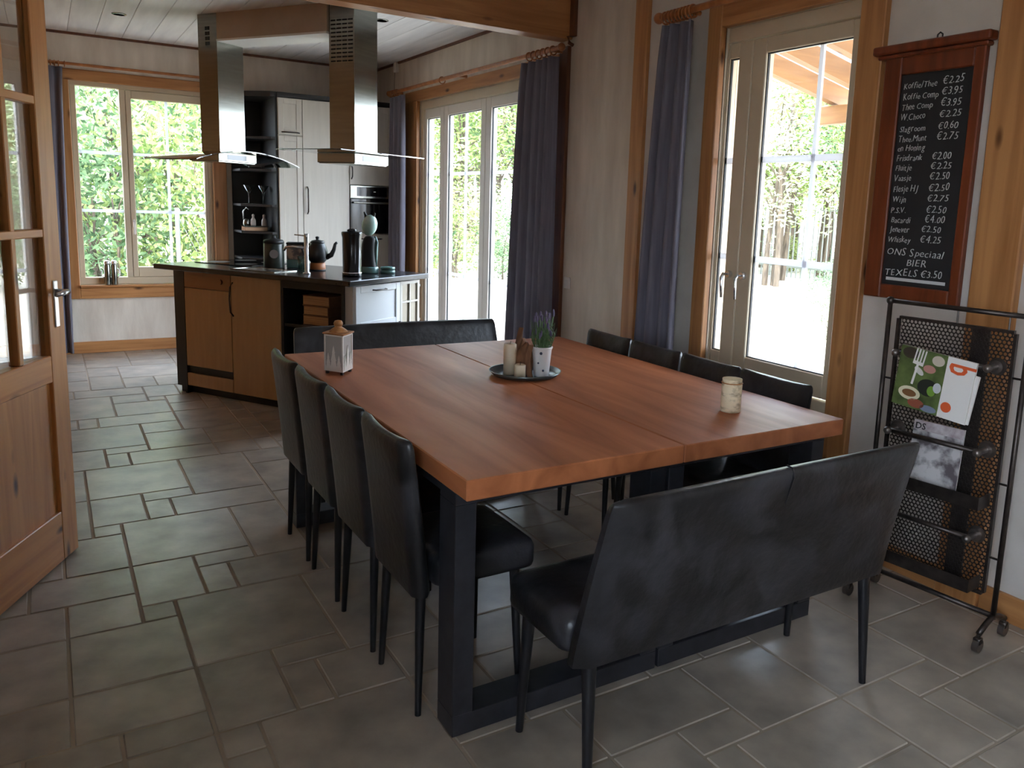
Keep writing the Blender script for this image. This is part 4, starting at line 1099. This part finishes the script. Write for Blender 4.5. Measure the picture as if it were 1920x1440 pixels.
# small wall devices
t = thing('motion_sensor', 'small white sensor box high on the kitchen wall', 'sensor', (XW-.02, 7.5, 2.60))
B().box(XW-.04, XW-.001, 7.48, 7.54, 2.60, 2.69, .008, 2).build('case', PLASW, t); B().tube([(XW-.004, 7.58, 2.66), (XW-.004, 7.60, 2.5), (XW-.004, 7.60, 2.42)], .002, 5).build('cable', DARK, t)
t = thing('light_switch', 'small white wall switch on the bare wall beside the dark curtain', 'switch', (XW-.005, 4.45, .89))
B().box(XW-.01, XW-.001, 4.41, 4.48, .89, .965, .003).build('plate', PLASW, t); B().box(XW-.014, XW-.0105, 4.425, 4.465, .905, .95, .002).build('rocker', WHITEPAINT, t)

# ---------------------------------------------------------------- menu blackboard
def text_mesh(s, size, shear=0., offset=0.0, ext=0.0008):
    cu = bpy.data.curves.new('t', 'FONT'); cu.body = s; cu.size = size; cu.shear = shear; cu.extrude = ext; cu.offset = offset; cu.resolution_u = 2
    ob = bpy.data.objects.new('t', cu); COL.objects.link(ob)
    bpy.context.view_layer.update()
    dg = bpy.context.evaluated_depsgraph_get()
    me = bpy.data.meshes.new_from_object(ob.evaluated_get(dg))
    bpy.data.objects.remove(ob); bpy.data.curves.remove(cu)
    return me
t = thing('menu_board', 'mahogany-framed chalkboard with a handwritten price list', 'chalkboard', (XW-.02, 1.94, 1.10))
xb0, xb1 = XW-.034, XW-.006
B().box(XW-.024, XW-.006, 1.775, 2.07, 1.16, 1.97).build('slate', SLATE, t)
B().box(xb0, xb1, 2.07, 2.145, 1.105, 2.05, .004).build('frame_bar', MAHOG, t); B().box(xb0, xb1, 1.735, 1.775, 1.105, 2.05, .004).build('frame_bar', MAHOG, t)
B().box(xb0, xb1, 1.7755, 2.0695, 1.105, 1.16, .004).build('frame_bar', MAHOG, t); B().box(xb0, xb1, 1.7755, 2.0695, 1.97, 2.05, .004).build('frame_bar', MAHOG, t)
bb = B(); bb.box(XW-.06, XW-.006, 1.708, 2.19, 2.051, 2.085, .008, 2); bb.box(XW-.048, XW-.006, 1.722, 2.172, 2.035, 2.0505, .004); bb.build('cornice', MAHOG, t)
bb = B(); bb.tube([(XW-.01, 1.945, 2.085), (XW-.01, 1.945, 2.105), (XW-.01, 1.935, 2.112), (XW-.01, 1.925, 2.105), (XW-.01, 1.925, 2.085)], .003, 6); bb.build('hanger', IRON, t)
lines = [('Koffie/Thee', '€2.25', .04), ('Koffie Comp', '€3.95', .092), ('Thee Comp', '€3.95', .142), ('W.Choco', '€2.25', .19), ('Slagroom', '€0.60', .245), ('Thee.Munt', '€2.75', .293), ('en Honing', '', .337),
         ('Frisdrank', '€2.00', .382), ('Fluitje', '€2.25', .43), ('Vaasje', '€2.50', .478), ('Flesje HJ', '€2.50', .53), ('Wijn', '€2.75', .58), ('P.S.V.', '€2.50', .632), ('Bacardi', '€4.00', .68), ('Jenever', '€2.50', .725),
         ('Whiskey', '€4.25', .775), ('ONS Speciaal', '', .838), ('BIER', '', .886), ('TEXELS €3.50', '', .938)]
r_ = random.Random(9)
XT = XW-.0255
GL = {}
def glyph(c, size):
    k = (c, size)
    if k not in GL:
        me = text_mesh(c, size, .16, -.0005)
        xs = [v.co.x for v in me.vertices]
        x0_, x1_ = min(xs), max(xs)
        GL[k] = ([(v.co.x-x0_, v.co.y, v.co.z) for v in me.vertices], [tuple(p.vertices) for p in me.polygons], x1_-x0_)
        bpy.data.meshes.remove(me)
    return GL[k]
def place_text(s, y, z, size, squeeze=1.0):
    # chalk handwriting: every letter a little off in size, slant and height
    vs, fs, x = [], [], 0.
    for c in s:
        if c == ' ':
            x += size*.30; continue
        gv, gf, wd = glyph(c, size)
        sc_x, sc_y, ro, dy = r_.uniform(.9, 1.1), r_.uniform(.88, 1.12), r_.uniform(-.09, .09), r_.uniform(-.05, .05)*size
        i0 = len(vs)
        for (gx, gy, gz) in gv:
            px_2, py_2 = (gx-wd/2)*sc_x, gy*sc_y
            vs.append((x+wd*sc_x/2+px_2*math.cos(ro)-py_2*math.sin(ro), dy+px_2*math.sin(ro)+py_2*math.cos(ro), gz))
        fs += [tuple(i0+i for i in f) for f in gf]
        x += wd*sc_x+size*(.10 if c not in '.,' else .14)
    me = bpy.data.meshes.new('chalk'); me.from_pydata(vs, [], fs)
    rz_ = r_.uniform(-.012, .03)
    M_ = Matrix(((0, 0, -1, XT), (-1, 0, 0, y), (0, 1, 0, z), (0, 0, 0, 1))) @ Matrix.Rotation(rz_, 4, 'Z') @ Matrix.Diagonal((squeeze, 1, 1, 1))
    me.transform(W[t.name].inverted() @ M_)
    me.materials.append(CHALK)
    o = bpy.data.objects.new('chalk_lettering', me); COL.objects.link(o); o.parent = t
for n_, (a, pr, f_) in enumerate(lines):
    z = 1.965-.80*f_-.016
    big = n_ >= 16
    place_text(a, (2.055 if n_ != 17 else 1.965)+r_.uniform(-.003, .003), z, .040 if big else .034, (.98 if n_ == 18 else 1.05) if big else .80)
    if pr: place_text(pr, 1.893+.012*(n_ > 6)+.012*(n_ > 13), z+.004, .038, .90)
B().box(XT-.001, XT+.001, 1.795, 2.05, 1.178, 1.19).build('chalk_line', CHALK, t)

# ---------------------------------------------------------------- magazine rack
ax = Vector((.05, -.48, 0)).normalized(); ay = Vector((-ax.y, ax.x, 0))   # ax: left to right along the rack, ay: towards the wall
if ay.x < 0: ay = -ay
RM = Matrix(((ax.x, ay.x, 0, 2.60), (ax.y, ay.y, 0, 1.845), (0, 0, 1, 0), (0, 0, 0, 1)))
RW, RH = .485, 1.125
t = thing('magazine_rack', 'dark metal perforated magazine rack on castors by the wall', 'magazine rack')
t.matrix_world = RM; W[t.name] = RM.copy()
P_ = lambda x, y, z: RM @ Vector((x, y, z))
bb = B(); bb.tube([P_(0, 0, .09), P_(0, 0, RH)], .009, 10); bb.build('frame_pipe', IRON, t, 60)
bb = B(); bb.tube([P_(RW, 0, .09), P_(RW, 0, RH)], .009, 10); bb.build('frame_pipe', IRON, t, 60)
bb = B(); bb.tube([P_(0, 0, RH), P_(RW, 0, RH)], .009, 10); bb.build('frame_pipe', IRON, t, 60)
bb = B(); bb.tube([P_(0, 0, .10), P_(RW, 0, .10)], .009, 10); bb.build('frame_pipe', IRON, t, 60)
for x in (0, RW): B().sph(P_(x, 0, RH), .015, seg=12).build('corner_joint', IRON, t, 180)
PX0, PX1, PZ0, PZ1 = .045, .44, .17, 1.065
bb = B()
for a_ in ((PX0-.01, PX0, PZ0, PZ1), (PX1, PX1+.01, PZ0, PZ1), (PX0, PX1, PZ0-.01, PZ0), (PX0, PX1, PZ1, PZ1+.01)): bb.box(a_[0], a_[1], -.008, .008, a_[2], a_[3], mat=RM)
bb.build('sheet_frame', IRON, t)
bb = B()   # perforated sheet with real holes
pitch, hr = .0146, .0056
rowh = pitch*.866
nc, nr = int((PX1-PX0)/pitch), int((PZ1-PZ0)/rowh)
cw, chh = (PX1-PX0)/nc, (PZ1-PZ0)/nr
bm = bb.bm
for j in range(nr):
    off = (j % 2)*cw/2
    for i in range(nc):
        x0_ = PX0+i*cw+off; x1_ = min(x0_+cw, PX1+.004); z0_ = PZ0+j*chh; z1_ = z0_+chh
        cxx, czz = x0_+cw/2, z0_+chh/2
        outer = [(x1_, czz), (x1_, z1_), (cxx, z1_), (x0_, z1_), (x0_, czz), (x0_, z0_), (cxx, z0_), (x1_, z0_)]
        ov = [bm.verts.new((p[0], 0, p[1])) for p in outer]
        iv = [bm.verts.new((cxx+hr*math.cos(k*math.pi/4), 0, czz+hr*math.sin(k*math.pi/4))) for k in range(8)]
        for k in range(8): bm.faces.new((ov[k], ov[(k+1) % 8], iv[(k+1) % 8], iv[k]))
bb.xf(RM)
sh = bb.build('perforated_sheet', IRON, t)
md = sh.modifiers.new('thick', 'SOLIDIFY'); md.thickness = .0015
bb = B(); bb.box(.30, .36, .0085, .014, PZ0, PZ1, mat=RM); bb.build('back_strip', IRON, t)
for (xa, za, xb_, zb_) in ((0, .84, PX0-.01, .84), (0, .56, PX0-.01, .56), (0, .3, PX0-.01, .3), (PX1+.01, .92, RW, .92), (PX1+.01, .56, RW, .56), (PX1+.01, .3, RW, .3)):
    B().tube([P_(xa, 0, za), P_(xb_, 0, zb_)], .004, 6).build('tie_rod', IRON, t)
for x in (.25, .42): B().tube([P_(x, 0, PZ1+.01), P_(x, 0, RH)], .003, 6).build('tie_rod', IRON, t)
for zb_ in (.95, .665, .365):
    o = B().tube([P_(.075, -.06, zb_), P_(.405, -.06, zb_)], .009, 10).build('roll_bar', IRON, t, 60)
    for x in (.08, .40):
        bb = B(); bb.cyl(P_(x, -.002, zb_), P_(x, -.016, zb_), .030, .022, 16); bb.cyl(P_(x, -.016, zb_), P_(x, -.075, zb_), .010, .010, 12); bb.sph(P_(x, -.075, zb_), .014, seg=12); bb.build('flange', IRONK, o, 40)
for zt_ in (.475, .185):
    bb = B(); bb.box(.055, .43, -.085, -.003, zt_, zt_+.004, mat=RM); bb.box(.055, .43, -.089, -.085, zt_, zt_+.045, mat=RM); bb.box(.055, .059, -.085, -.003, zt_+.004, zt_+.045, mat=RM); bb.box(.426, .43, -.085, -.003, zt_+.004, zt_+.045, mat=RM)
    bb.build('shelf_tray', IRON, t)
for x in (.0, RW):
    bb = B(); bb.tube([P_(x, -.095, .065), P_(x, -.05, .085), P_(x, 0, .10), P_(x, .05, .085), P_(x, .095, .065)], .010, 8); ft = bb.build('foot', IRON, t, 60)
    for yy in (-.095, .095):
        bb = B(); bb.tube([P_(x, yy, .065), P_(x, yy, .05)], .007, 8); bb.box(x-.012, x+.012, yy-.012, yy+.012, .03, .052, .002, mat=RM); bb.build('castor_fork', IRON, ft, 60)
        bb = B(); bb.cyl(P_(x-.010, yy, .024), P_(x+.010, yy, .024), .023, .023, 18); bb.build('castor_wheel', IRONK, ft, 60)
# magazines
def cover_mat():
    m = mat('green garden cover', srgb(104, 122, 70), srgb(52, 66, 40), .3, scale=(18, 18, 18), detail=4)
    return m
def magazine(label, x0, x1, z0, z1, yoff, ang, cov, extra=None, n_pages=PLASW, lean=.10, cz=None):
    cx, cz_ = (x0+x1)/2, (z0+z1)/2
    Mm = RM @ Matrix.Translation((cx, yoff, z0)) @ Matrix.Rotation(-lean, 4, 'X') @ Matrix.Translation((0, 0, (z1-z0)/2)) @ Matrix.Rotation(ang, 4, 'Y')
    t2 = thing('magazine', label, 'magazine', tuple(Mm.translation), 'magazines in the rack')
    W[t2.name] = Matrix.Translation(Mm.translation)
    hw, hz = (x1-x0)/2, (z1-z0)/2
    B().box(-hw, hw, -.003, .003, -hz, hz, mat=Mm).build('pages', n_pages, t2)
    B().box(-hw, hw, -.0042, -.003, -hz, hz, mat=Mm).build('cover', cov, t2)
    return t2, Mm, hw, hz
ORANGE = mat('orange print', srgb(214, 92, 48), None, .5)
WHITEP = mat('white print', srgb(228, 224, 220), None, .45)
t2, Mm, hw, hz = magazine('garden magazine with orange letter b on a white band', .10, .365, .762, .975, -.0835, .09, cover_mat(), lean=0.)
B().box(.035, hw, -.0052, -.0042, -hz, hz, mat=Mm).build('white_band', WHITEP, t2)
me = text_mesh('b', .13, 0, .002)
# letter turned a quarter clockwise so its stem lies along the top
me.transform(W[t2.name].inverted() @ Mm @ Matrix(((1, 0, 0, .048), (0, 0, -1, -.0058), (0, 1, 0, hz-.016), (0, 0, 0, 1))) @ Matrix.Rotation(-math.pi/2, 4, 'Z') @ Matrix.Diagonal((.62, .95, 1, 1)))
me.materials.append(ORANGE); o = bpy.data.objects.new('letter', me); COL.objects.link(o); o.parent = t2
bb = B(); bb.cyl(Mm @ Vector((.06, -.0052, -hz+.04)), Mm @ Vector((.06, -.0060, -hz+.04)), .018, seg=20); bb.build('round_badge', ORANGE, t2)
def flat_disc(x, z, rx, rz_, col, lv, nm_='photo_detail', rot=0.):
    bb = B(); bb.lathe([(0, 0), (1, 0), (1, 1), (0, 1)], (0, 0, 0), 20)
    bb.xf(Mm @ Matrix.Translation((x, -.0043-.0002*lv, z)) @ Matrix.Rotation(rot, 4, 'Y') @ Matrix(((rx, 0, 0, 0), (0, 0, -.0002, 0), (0, rz_, 0, 0), (0, 0, 0, 1))))
    bb.build(nm_, mat('cover print', col, None, .45), t2)
flat_disc(-.075, -.055, .040, .024, srgb(214, 206, 176), 1); flat_disc(-.075, -.055, .026, .013, srgb(120, 84, 52), 2)
flat_disc(-.015, -.02, .036, .030, srgb(34, 40, 34), 1); flat_disc(.0, -.028, .015, .018, srgb(112, 150, 58), 2); flat_disc(.018, -.012, .014, .018, srgb(196, 200, 204), 3)
flat_disc(-.045, -.085, .030, .016, srgb(146, 80, 62), 1); flat_disc(.0, -.092, .030, .012, srgb(120, 130, 150), 1)
flat_disc(-.02, .045, .022, .014, srgb(186, 132, 122), 1); flat_disc(-.055, .03, .020, .010, srgb(212, 208, 204), 2, rot=.6); flat_disc(.005, .08, .022, .018, srgb(196, 186, 170), 1); flat_disc(-.095, .085, .030, .020, srgb(58, 50, 40), 1)
bb = B()
for k in range(4): bb.box(-.088+k*.011, -.083+k*.011, -.0056, -.0052, .052, .098, mat=Mm @ Matrix.Rotation(.12, 4, 'Y'))
bb.box(-.088, -.05, -.0056, -.0052, .042, .054, mat=Mm @ Matrix.Rotation(.12, 4, 'Y')); bb.box(-.073, -.065, -.0056, -.0052, -.03, .043, mat=Mm @ Matrix.Rotation(.12, 4, 'Y'))
bb.build('printed_fork', WHITEP, t2)
magazine('plain white magazine edge behind the garden magazine', .18, .372, .762, .93, -.0745, .13, WHITEP, lean=0.)
GREYC = mat('grey photo cover', srgb(200, 196, 196), srgb(96, 88, 92), .35, scale=(22, 22, 22), detail=3, ramp=(.42, .62))
t2, Mm, hw, hz = magazine('grey picture magazine in the middle tray of the rack', .145, .325, .482, .715, -.030, .0, GREYC)
B().box(-hw, hw, -.0052, -.0042, hz-.035, hz, mat=Mm).build('title_band', mat('pink grey band', srgb(150, 132, 134), srgb(196, 188, 190), .4, scale=(40, 40, 40)), t2)
me = text_mesh('DS', .04, 0, .0004); me.transform(W[t2.name].inverted() @ Mm @ Matrix(((1, 0, 0, -hw+.006), (0, 0, -1, -.0058), (0, 1, 0, hz-.031), (0, 0, 0, 1))) @ Matrix.Diagonal((.8, .8, 1, 1)))
me.materials.append(DARK); o = bpy.data.objects.new('title_lettering', me); COL.objects.link(o); o.parent = t2

# ---------------------------------------------------------------- outside
b = B()
g0 = -.12
for k in range(1):
    b.box(-60, 80, -60, 90, g0-.3, g0)
b.build('ground', GROUND, kind='structure')
t = thing('pergola', 'timber pergola roof outside the dining doors', 'pergola', (3.9, 2.9, g0))
sl_ = .204
for yy in (3.84, 3.505, 3.17, 2.835, 2.50, 2.165, 1.83, 1.5):
    bb = B()
    xa, xb_ = XW+wt+.01, 4.72
    zf = lambda x: 2.165+(4.6-x)*sl_
    y0, y1 = yy-.03, yy+.03
    bb.loft([[(xa, y0, zf(xa)), (xa, y1, zf(xa)), (xa, y1, zf(xa)+.125), (xa, y0, zf(xa)+.125)], [(xb_, y0, zf(xb_)), (xb_, y1, zf(xb_)), (xb_, y1, zf(xb_)+.125), (xb_, y0, zf(xb_)+.125)]])
    bb.build('rafter', PERGW, t)
B().box(4.52, 4.60, 1.2, 3.93, 2.035, 2.155, .004).build('purlin', PERGY, t)
for yy in (1.3,): B().box(4.515, 4.605, yy-.045, yy+.045, g0, 2.034, .004).build('post', PERGY, t)
B().box(4.515, 4.605, -.4, -.3, g0, 2.034, .004).build('post', PERGY, t)
zr = lambda x: 2.165+(4.6-x)*sl_+.127
k = 0
for yy in (1.33, 1.665, 2.0, 2.335, 2.67, 3.005, 3.34, 3.67):
    xa, xb_ = XW+wt+.01, 4.80
    bb = B(); y0, y1 = yy-.165, yy+.165
    bb.loft([[(xa, y0, zr(xa)), (xa, y1, zr(xa)), (xa, y1, zr(xa)+.006), (xa, y0, zr(xa)+.006)], [(xb_, y0, zr(xb_)), (xb_, y1, zr(xb_)), (xb_, y1, zr(xb_)+.006), (xb_, y0, zr(xb_)+.006)]])
    bb.build('roof_sheet', SHEET, t)
# iron fence far out in the garden
t = thing('iron_fence', 'iron picket fence across the garden beyond the dining doors', 'fence', (15.5, 14, g0))
B().box(15.48, 15.52, 8, 24, 1.52, 1.56).build('rail', FENCEM, t); B().box(15.48, 15.52, 8, 24, .12, .16).build('rail', FENCEM, t)
pk = B().box(-.012, .012, -.012, .012, 0, 1.72); pm = bpy.data.meshes.new('picket'); pk.bm.to_mesh(pm); pk.bm.free(); pm.materials.append(FENCEM)
k = 0
while k < 110:
    o = bpy.data.objects.new('picket', pm); COL.objects.link(o); o.parent = t; o.location = Vector((15.5, 8.05+k*.145, g0))-W[t.name].translation; k += 1
# chain-link fence panel behind the back window
t = thing('wire_fence', 'wire mesh fence panel among the shrubs behind the kitchen window', 'fence', (1.6, 9.9, g0))
bb = B()
for k in range(34):
    for sg in (1, -1):
        x0_ = 1.25+k*.06+(0 if sg > 0 else .45)
        bb.tube([(x0_, 9.9, .15), (x0_+sg*.45, 9.9, 1.12)], .003, 4)
o = bb.build('mesh', FENCEM, t, kind='stuff')
for x in (1.23, 3.4): B().cyl((x, 9.93, g0), (x, 9.93, 1.25), .025, seg=10).build('post', FENCEM, t, 40)

def foliage_mesh(name, n, radii, leaf, m, seed, clumps=26, base=0.):
    r_ = random.Random(seed)
    vs, fs = [], []
    cl = []
    for k in range(clumps):
        while True:
            p = Vector((r_.uniform(-1, 1), r_.uniform(-1, 1), r_.uniform(-1, 1)))
            if p.length < 1: break
        cl.append((Vector((p.x*radii[0], p.y*radii[1], p.z*radii[2])), r_.uniform(.18, .4)*min(radii)))
    for k in range(n):
        c, cr_ = cl[r_.randrange(clumps)]
        dv = Vector((r_.gauss(0, 1), r_.gauss(0, 1), r_.gauss(0, .8))); dv *= cr_*.62
        p = c+dv+Vector((0, 0, base))
        a = Vector((r_.gauss(0, 1), r_.gauss(0, 1), r_.gauss(0, .6))).normalized()*leaf*r_.uniform(.6, 1.3)
        bq = a.cross(Vector((r_.gauss(0, 1), r_.gauss(0, 1), r_.gauss(0, 1)))).normalized()*leaf*.33
        i = len(vs)
        vs += [p-a*.5, p+bq*.5, p+a*.5, p-bq*.5]
        fs.append((i, i+1, i+2, i+3))
    me = bpy.data.meshes.new(name); me.from_pydata([tuple(v) for v in vs], [], fs); me.materials.append(m)
    return me
def trunk_mesh(h, r, seed, stems=1, spread=.3):
    r_ = random.Random(seed); bb = B()
    for s_ in range(stems):
        pts, rr = [], []
        ox, oy = r_.uniform(-spread, spread)*(stems > 1), r_.uniform(-spread, spread)*(stems > 1)
        lx, ly = r_.uniform(-.12, .12)*h, r_.uniform(-.12, .12)*h
        for k in range(6):
            v = k/5; pts.append((ox+lx*v*v+r_.uniform(-.03, .03), oy+ly*v*v+r_.uniform(-.03, .03), h*v)); rr.append(r*(1-.7*v))
        bb.tube(pts, rr, 6)
        for q in range(4):
            st = Vector(pts[2+q % 3]); en = st+Vector((r_.uniform(-1, 1), r_.uniform(-1, 1), r_.uniform(.5, 1.2)))*h*.22
            bb.tube([st, st.lerp(en, .5)+Vector((0, 0, .05)), en], [r*.4, r*.28, r*.12], 5)
    me = bpy.data.meshes.new('trunk'); bb.bm.to_mesh(me); bb.bm.free(); me.materials.append(TRUNK); return me
protos = []
for k, (m_, leaf) in enumerate(((LEAF1, .20), (LEAF3, .20), (LEAF2, .17))):
    protos.append((foliage_mesh('crown', 3600, (1.9, 1.9, 2.4), leaf*.9, m_, 40+k, 60, 4.0), trunk_mesh(4.8, .085, 60+k, 3, .35)))
shrubs = [foliage_mesh('foliage', 3000, (1.0, 1.0, .95), .10, m_, 80+k, 44, .95) for k, m_ in enumerate((LEAF2, LEAF1, LEAF3))]
stm = trunk_mesh(1.2, .03, 99, 4, .2)
def tree(x, y, s, k, rz_, label, group, zs=1.0):
    t = thing('garden_tree', label, 'tree', (x, y, g0), group)
    t.scale = (s, s, s*zs); t.rotation_euler = (0, 0, rz_)
    for nm_, me in (('crown', protos[k][0]), ('trunk', protos[k][1])):
        o = bpy.data.objects.new(nm_, me); COL.objects.link(o); o.parent = t
def shrub(x, y, s, k, rz_, label, group, zs=1.0):
    t = thing('garden_shrub', label, 'shrub', (x, y, g0), group)
    t.scale = (s, s, s*zs); t.rotation_euler = (0, 0, rz_)
    for nm_, me in (('foliage', shrubs[k]), ('stems', stm)):
        o = bpy.data.objects.new(nm_, me); COL.objects.link(o); o.parent = t
r_ = random.Random(21)
# behind the kitchen back window
for (x, y, s, k, zs) in ((-.6, 10.8, 1.1, 0, 1.5), (.5, 10.6, 1.0, 0, 1.2), (1.4, 11.2, 1.1, 1, 1.5), (2.3, 10.6, 1.0, 1, 1.3), (.1, 12.2, 1.3, 2, 1.7), (1.0, 12.6, 1.3, 0, 1.7), (2.4, 12.4, 1.3, 1, 1.7), (3.4, 11.4, 1.2, 0, 1.5)):
    shrub(x, y, s, k, r_.uniform(0, 6), 'leafy green shrub growing close behind the kitchen back window', 'shrubs behind the kitchen window', zs)
for (x, y, s, k) in ((-1.2, 14.5, .9, 0), (.3, 15.2, 1.0, 1), (1.6, 14.8, .9, 0), (2.9, 15.5, 1.0, 2), (-2.6, 16, 1.0, 1), (4.3, 15.2, 1.0, 0)):
    tree(x, y, s, k, r_.uniform(0, 6), 'tall green tree seen through the kitchen back window', 'trees behind the kitchen window')
# beyond the sliding doors
for (x, y, s, k, zs) in ((5.6, 14.2, .9, 0, 1.1), (7.0, 15.5, 1.0, 1, 1.0), (8.0, 14.8, .8, 0, 1.0), (8.8, 17, 1.1, 2, 1.0), (10.2, 17.5, 1.0, 0, .9), (6.1, 16.8, 1.2, 1, 1.3), (11.6, 17.2, .9, 1, 1.0)):
    shrub(x, y, s, k, r_.uniform(0, 6), 'leafy shrub at the edge of the yard beyond the sliding doors', 'shrubs beyond the sliding doors', zs)
for (x, y, s, k) in ((5.2, 18, 1.0, 0), (7.2, 19, 1.05, 1), (9.2, 19.8, 1.0, 0), (11.2, 20.5, 1.1, 2), (13.2, 21, 1.1, 0), (8.2, 23, 1.3, 1), (11, 24, 1.3, 0)):
    tree(x, y, s, k, r_.uniform(0, 6), 'green garden tree seen through the sliding kitchen doors', 'trees beyond the sliding doors')
# beyond the dining doors
for (x, y, s, k) in ((13.6, 14.6, .85, 1), (14.6, 13.2, .9, 0), (15.8, 15.6, .95, 1), (16.6, 13.6, 1.0, 0), (17.4, 16.8, 1.1, 1), (18.5, 14.6, 1.1, 0), (13.2, 12.2, .8, 1), (17.8, 11.8, 1.0, 2), (20, 18, 1.3, 1), (20.5, 15.0, 1.3, 0), (15.4, 17.6, 1.0, 2), (21, 12.5, 1.3, 1), (14.9, 11.1, .85, 2)):
    tree(x, y, s, k, r_.uniform(0, 6), 'slim-stemmed pale green tree beyond the dining doors', 'trees beyond the dining doors')
for (x, y, s, k, zs) in ((9.4, 7.75, .38, 0, 1.1), (8.3, 6.7, .30, 2, 1.0), (9.0, 9.85, .7, 0, 1.4), (17.3, 15.4, .8, 1, .6), (17.2, 13.2, .8, 0, .6), (17.6, 17.6, .8, 1, .6)):
    shrub(x, y, s, k, r_.uniform(0, 6), 'low leafy shrub in the yard outside the dining doors', 'shrubs outside the dining doors', zs)
# large hedge line closing the view on the far sides
for k in range(10):
    tree(23+r_.uniform(-1, 1), 8+k*2.6, 1.5, k % 3, r_.uniform(0, 6), 'distant tall tree in the wood behind the garden', 'distant wood', .95)
for k in range(9):
    tree(-4+k*3.0, 29+r_.uniform(-1, 1), 1.6, k % 3, r_.uniform(0, 6), 'distant tall tree in the wood behind the garden', 'distant wood', .95)
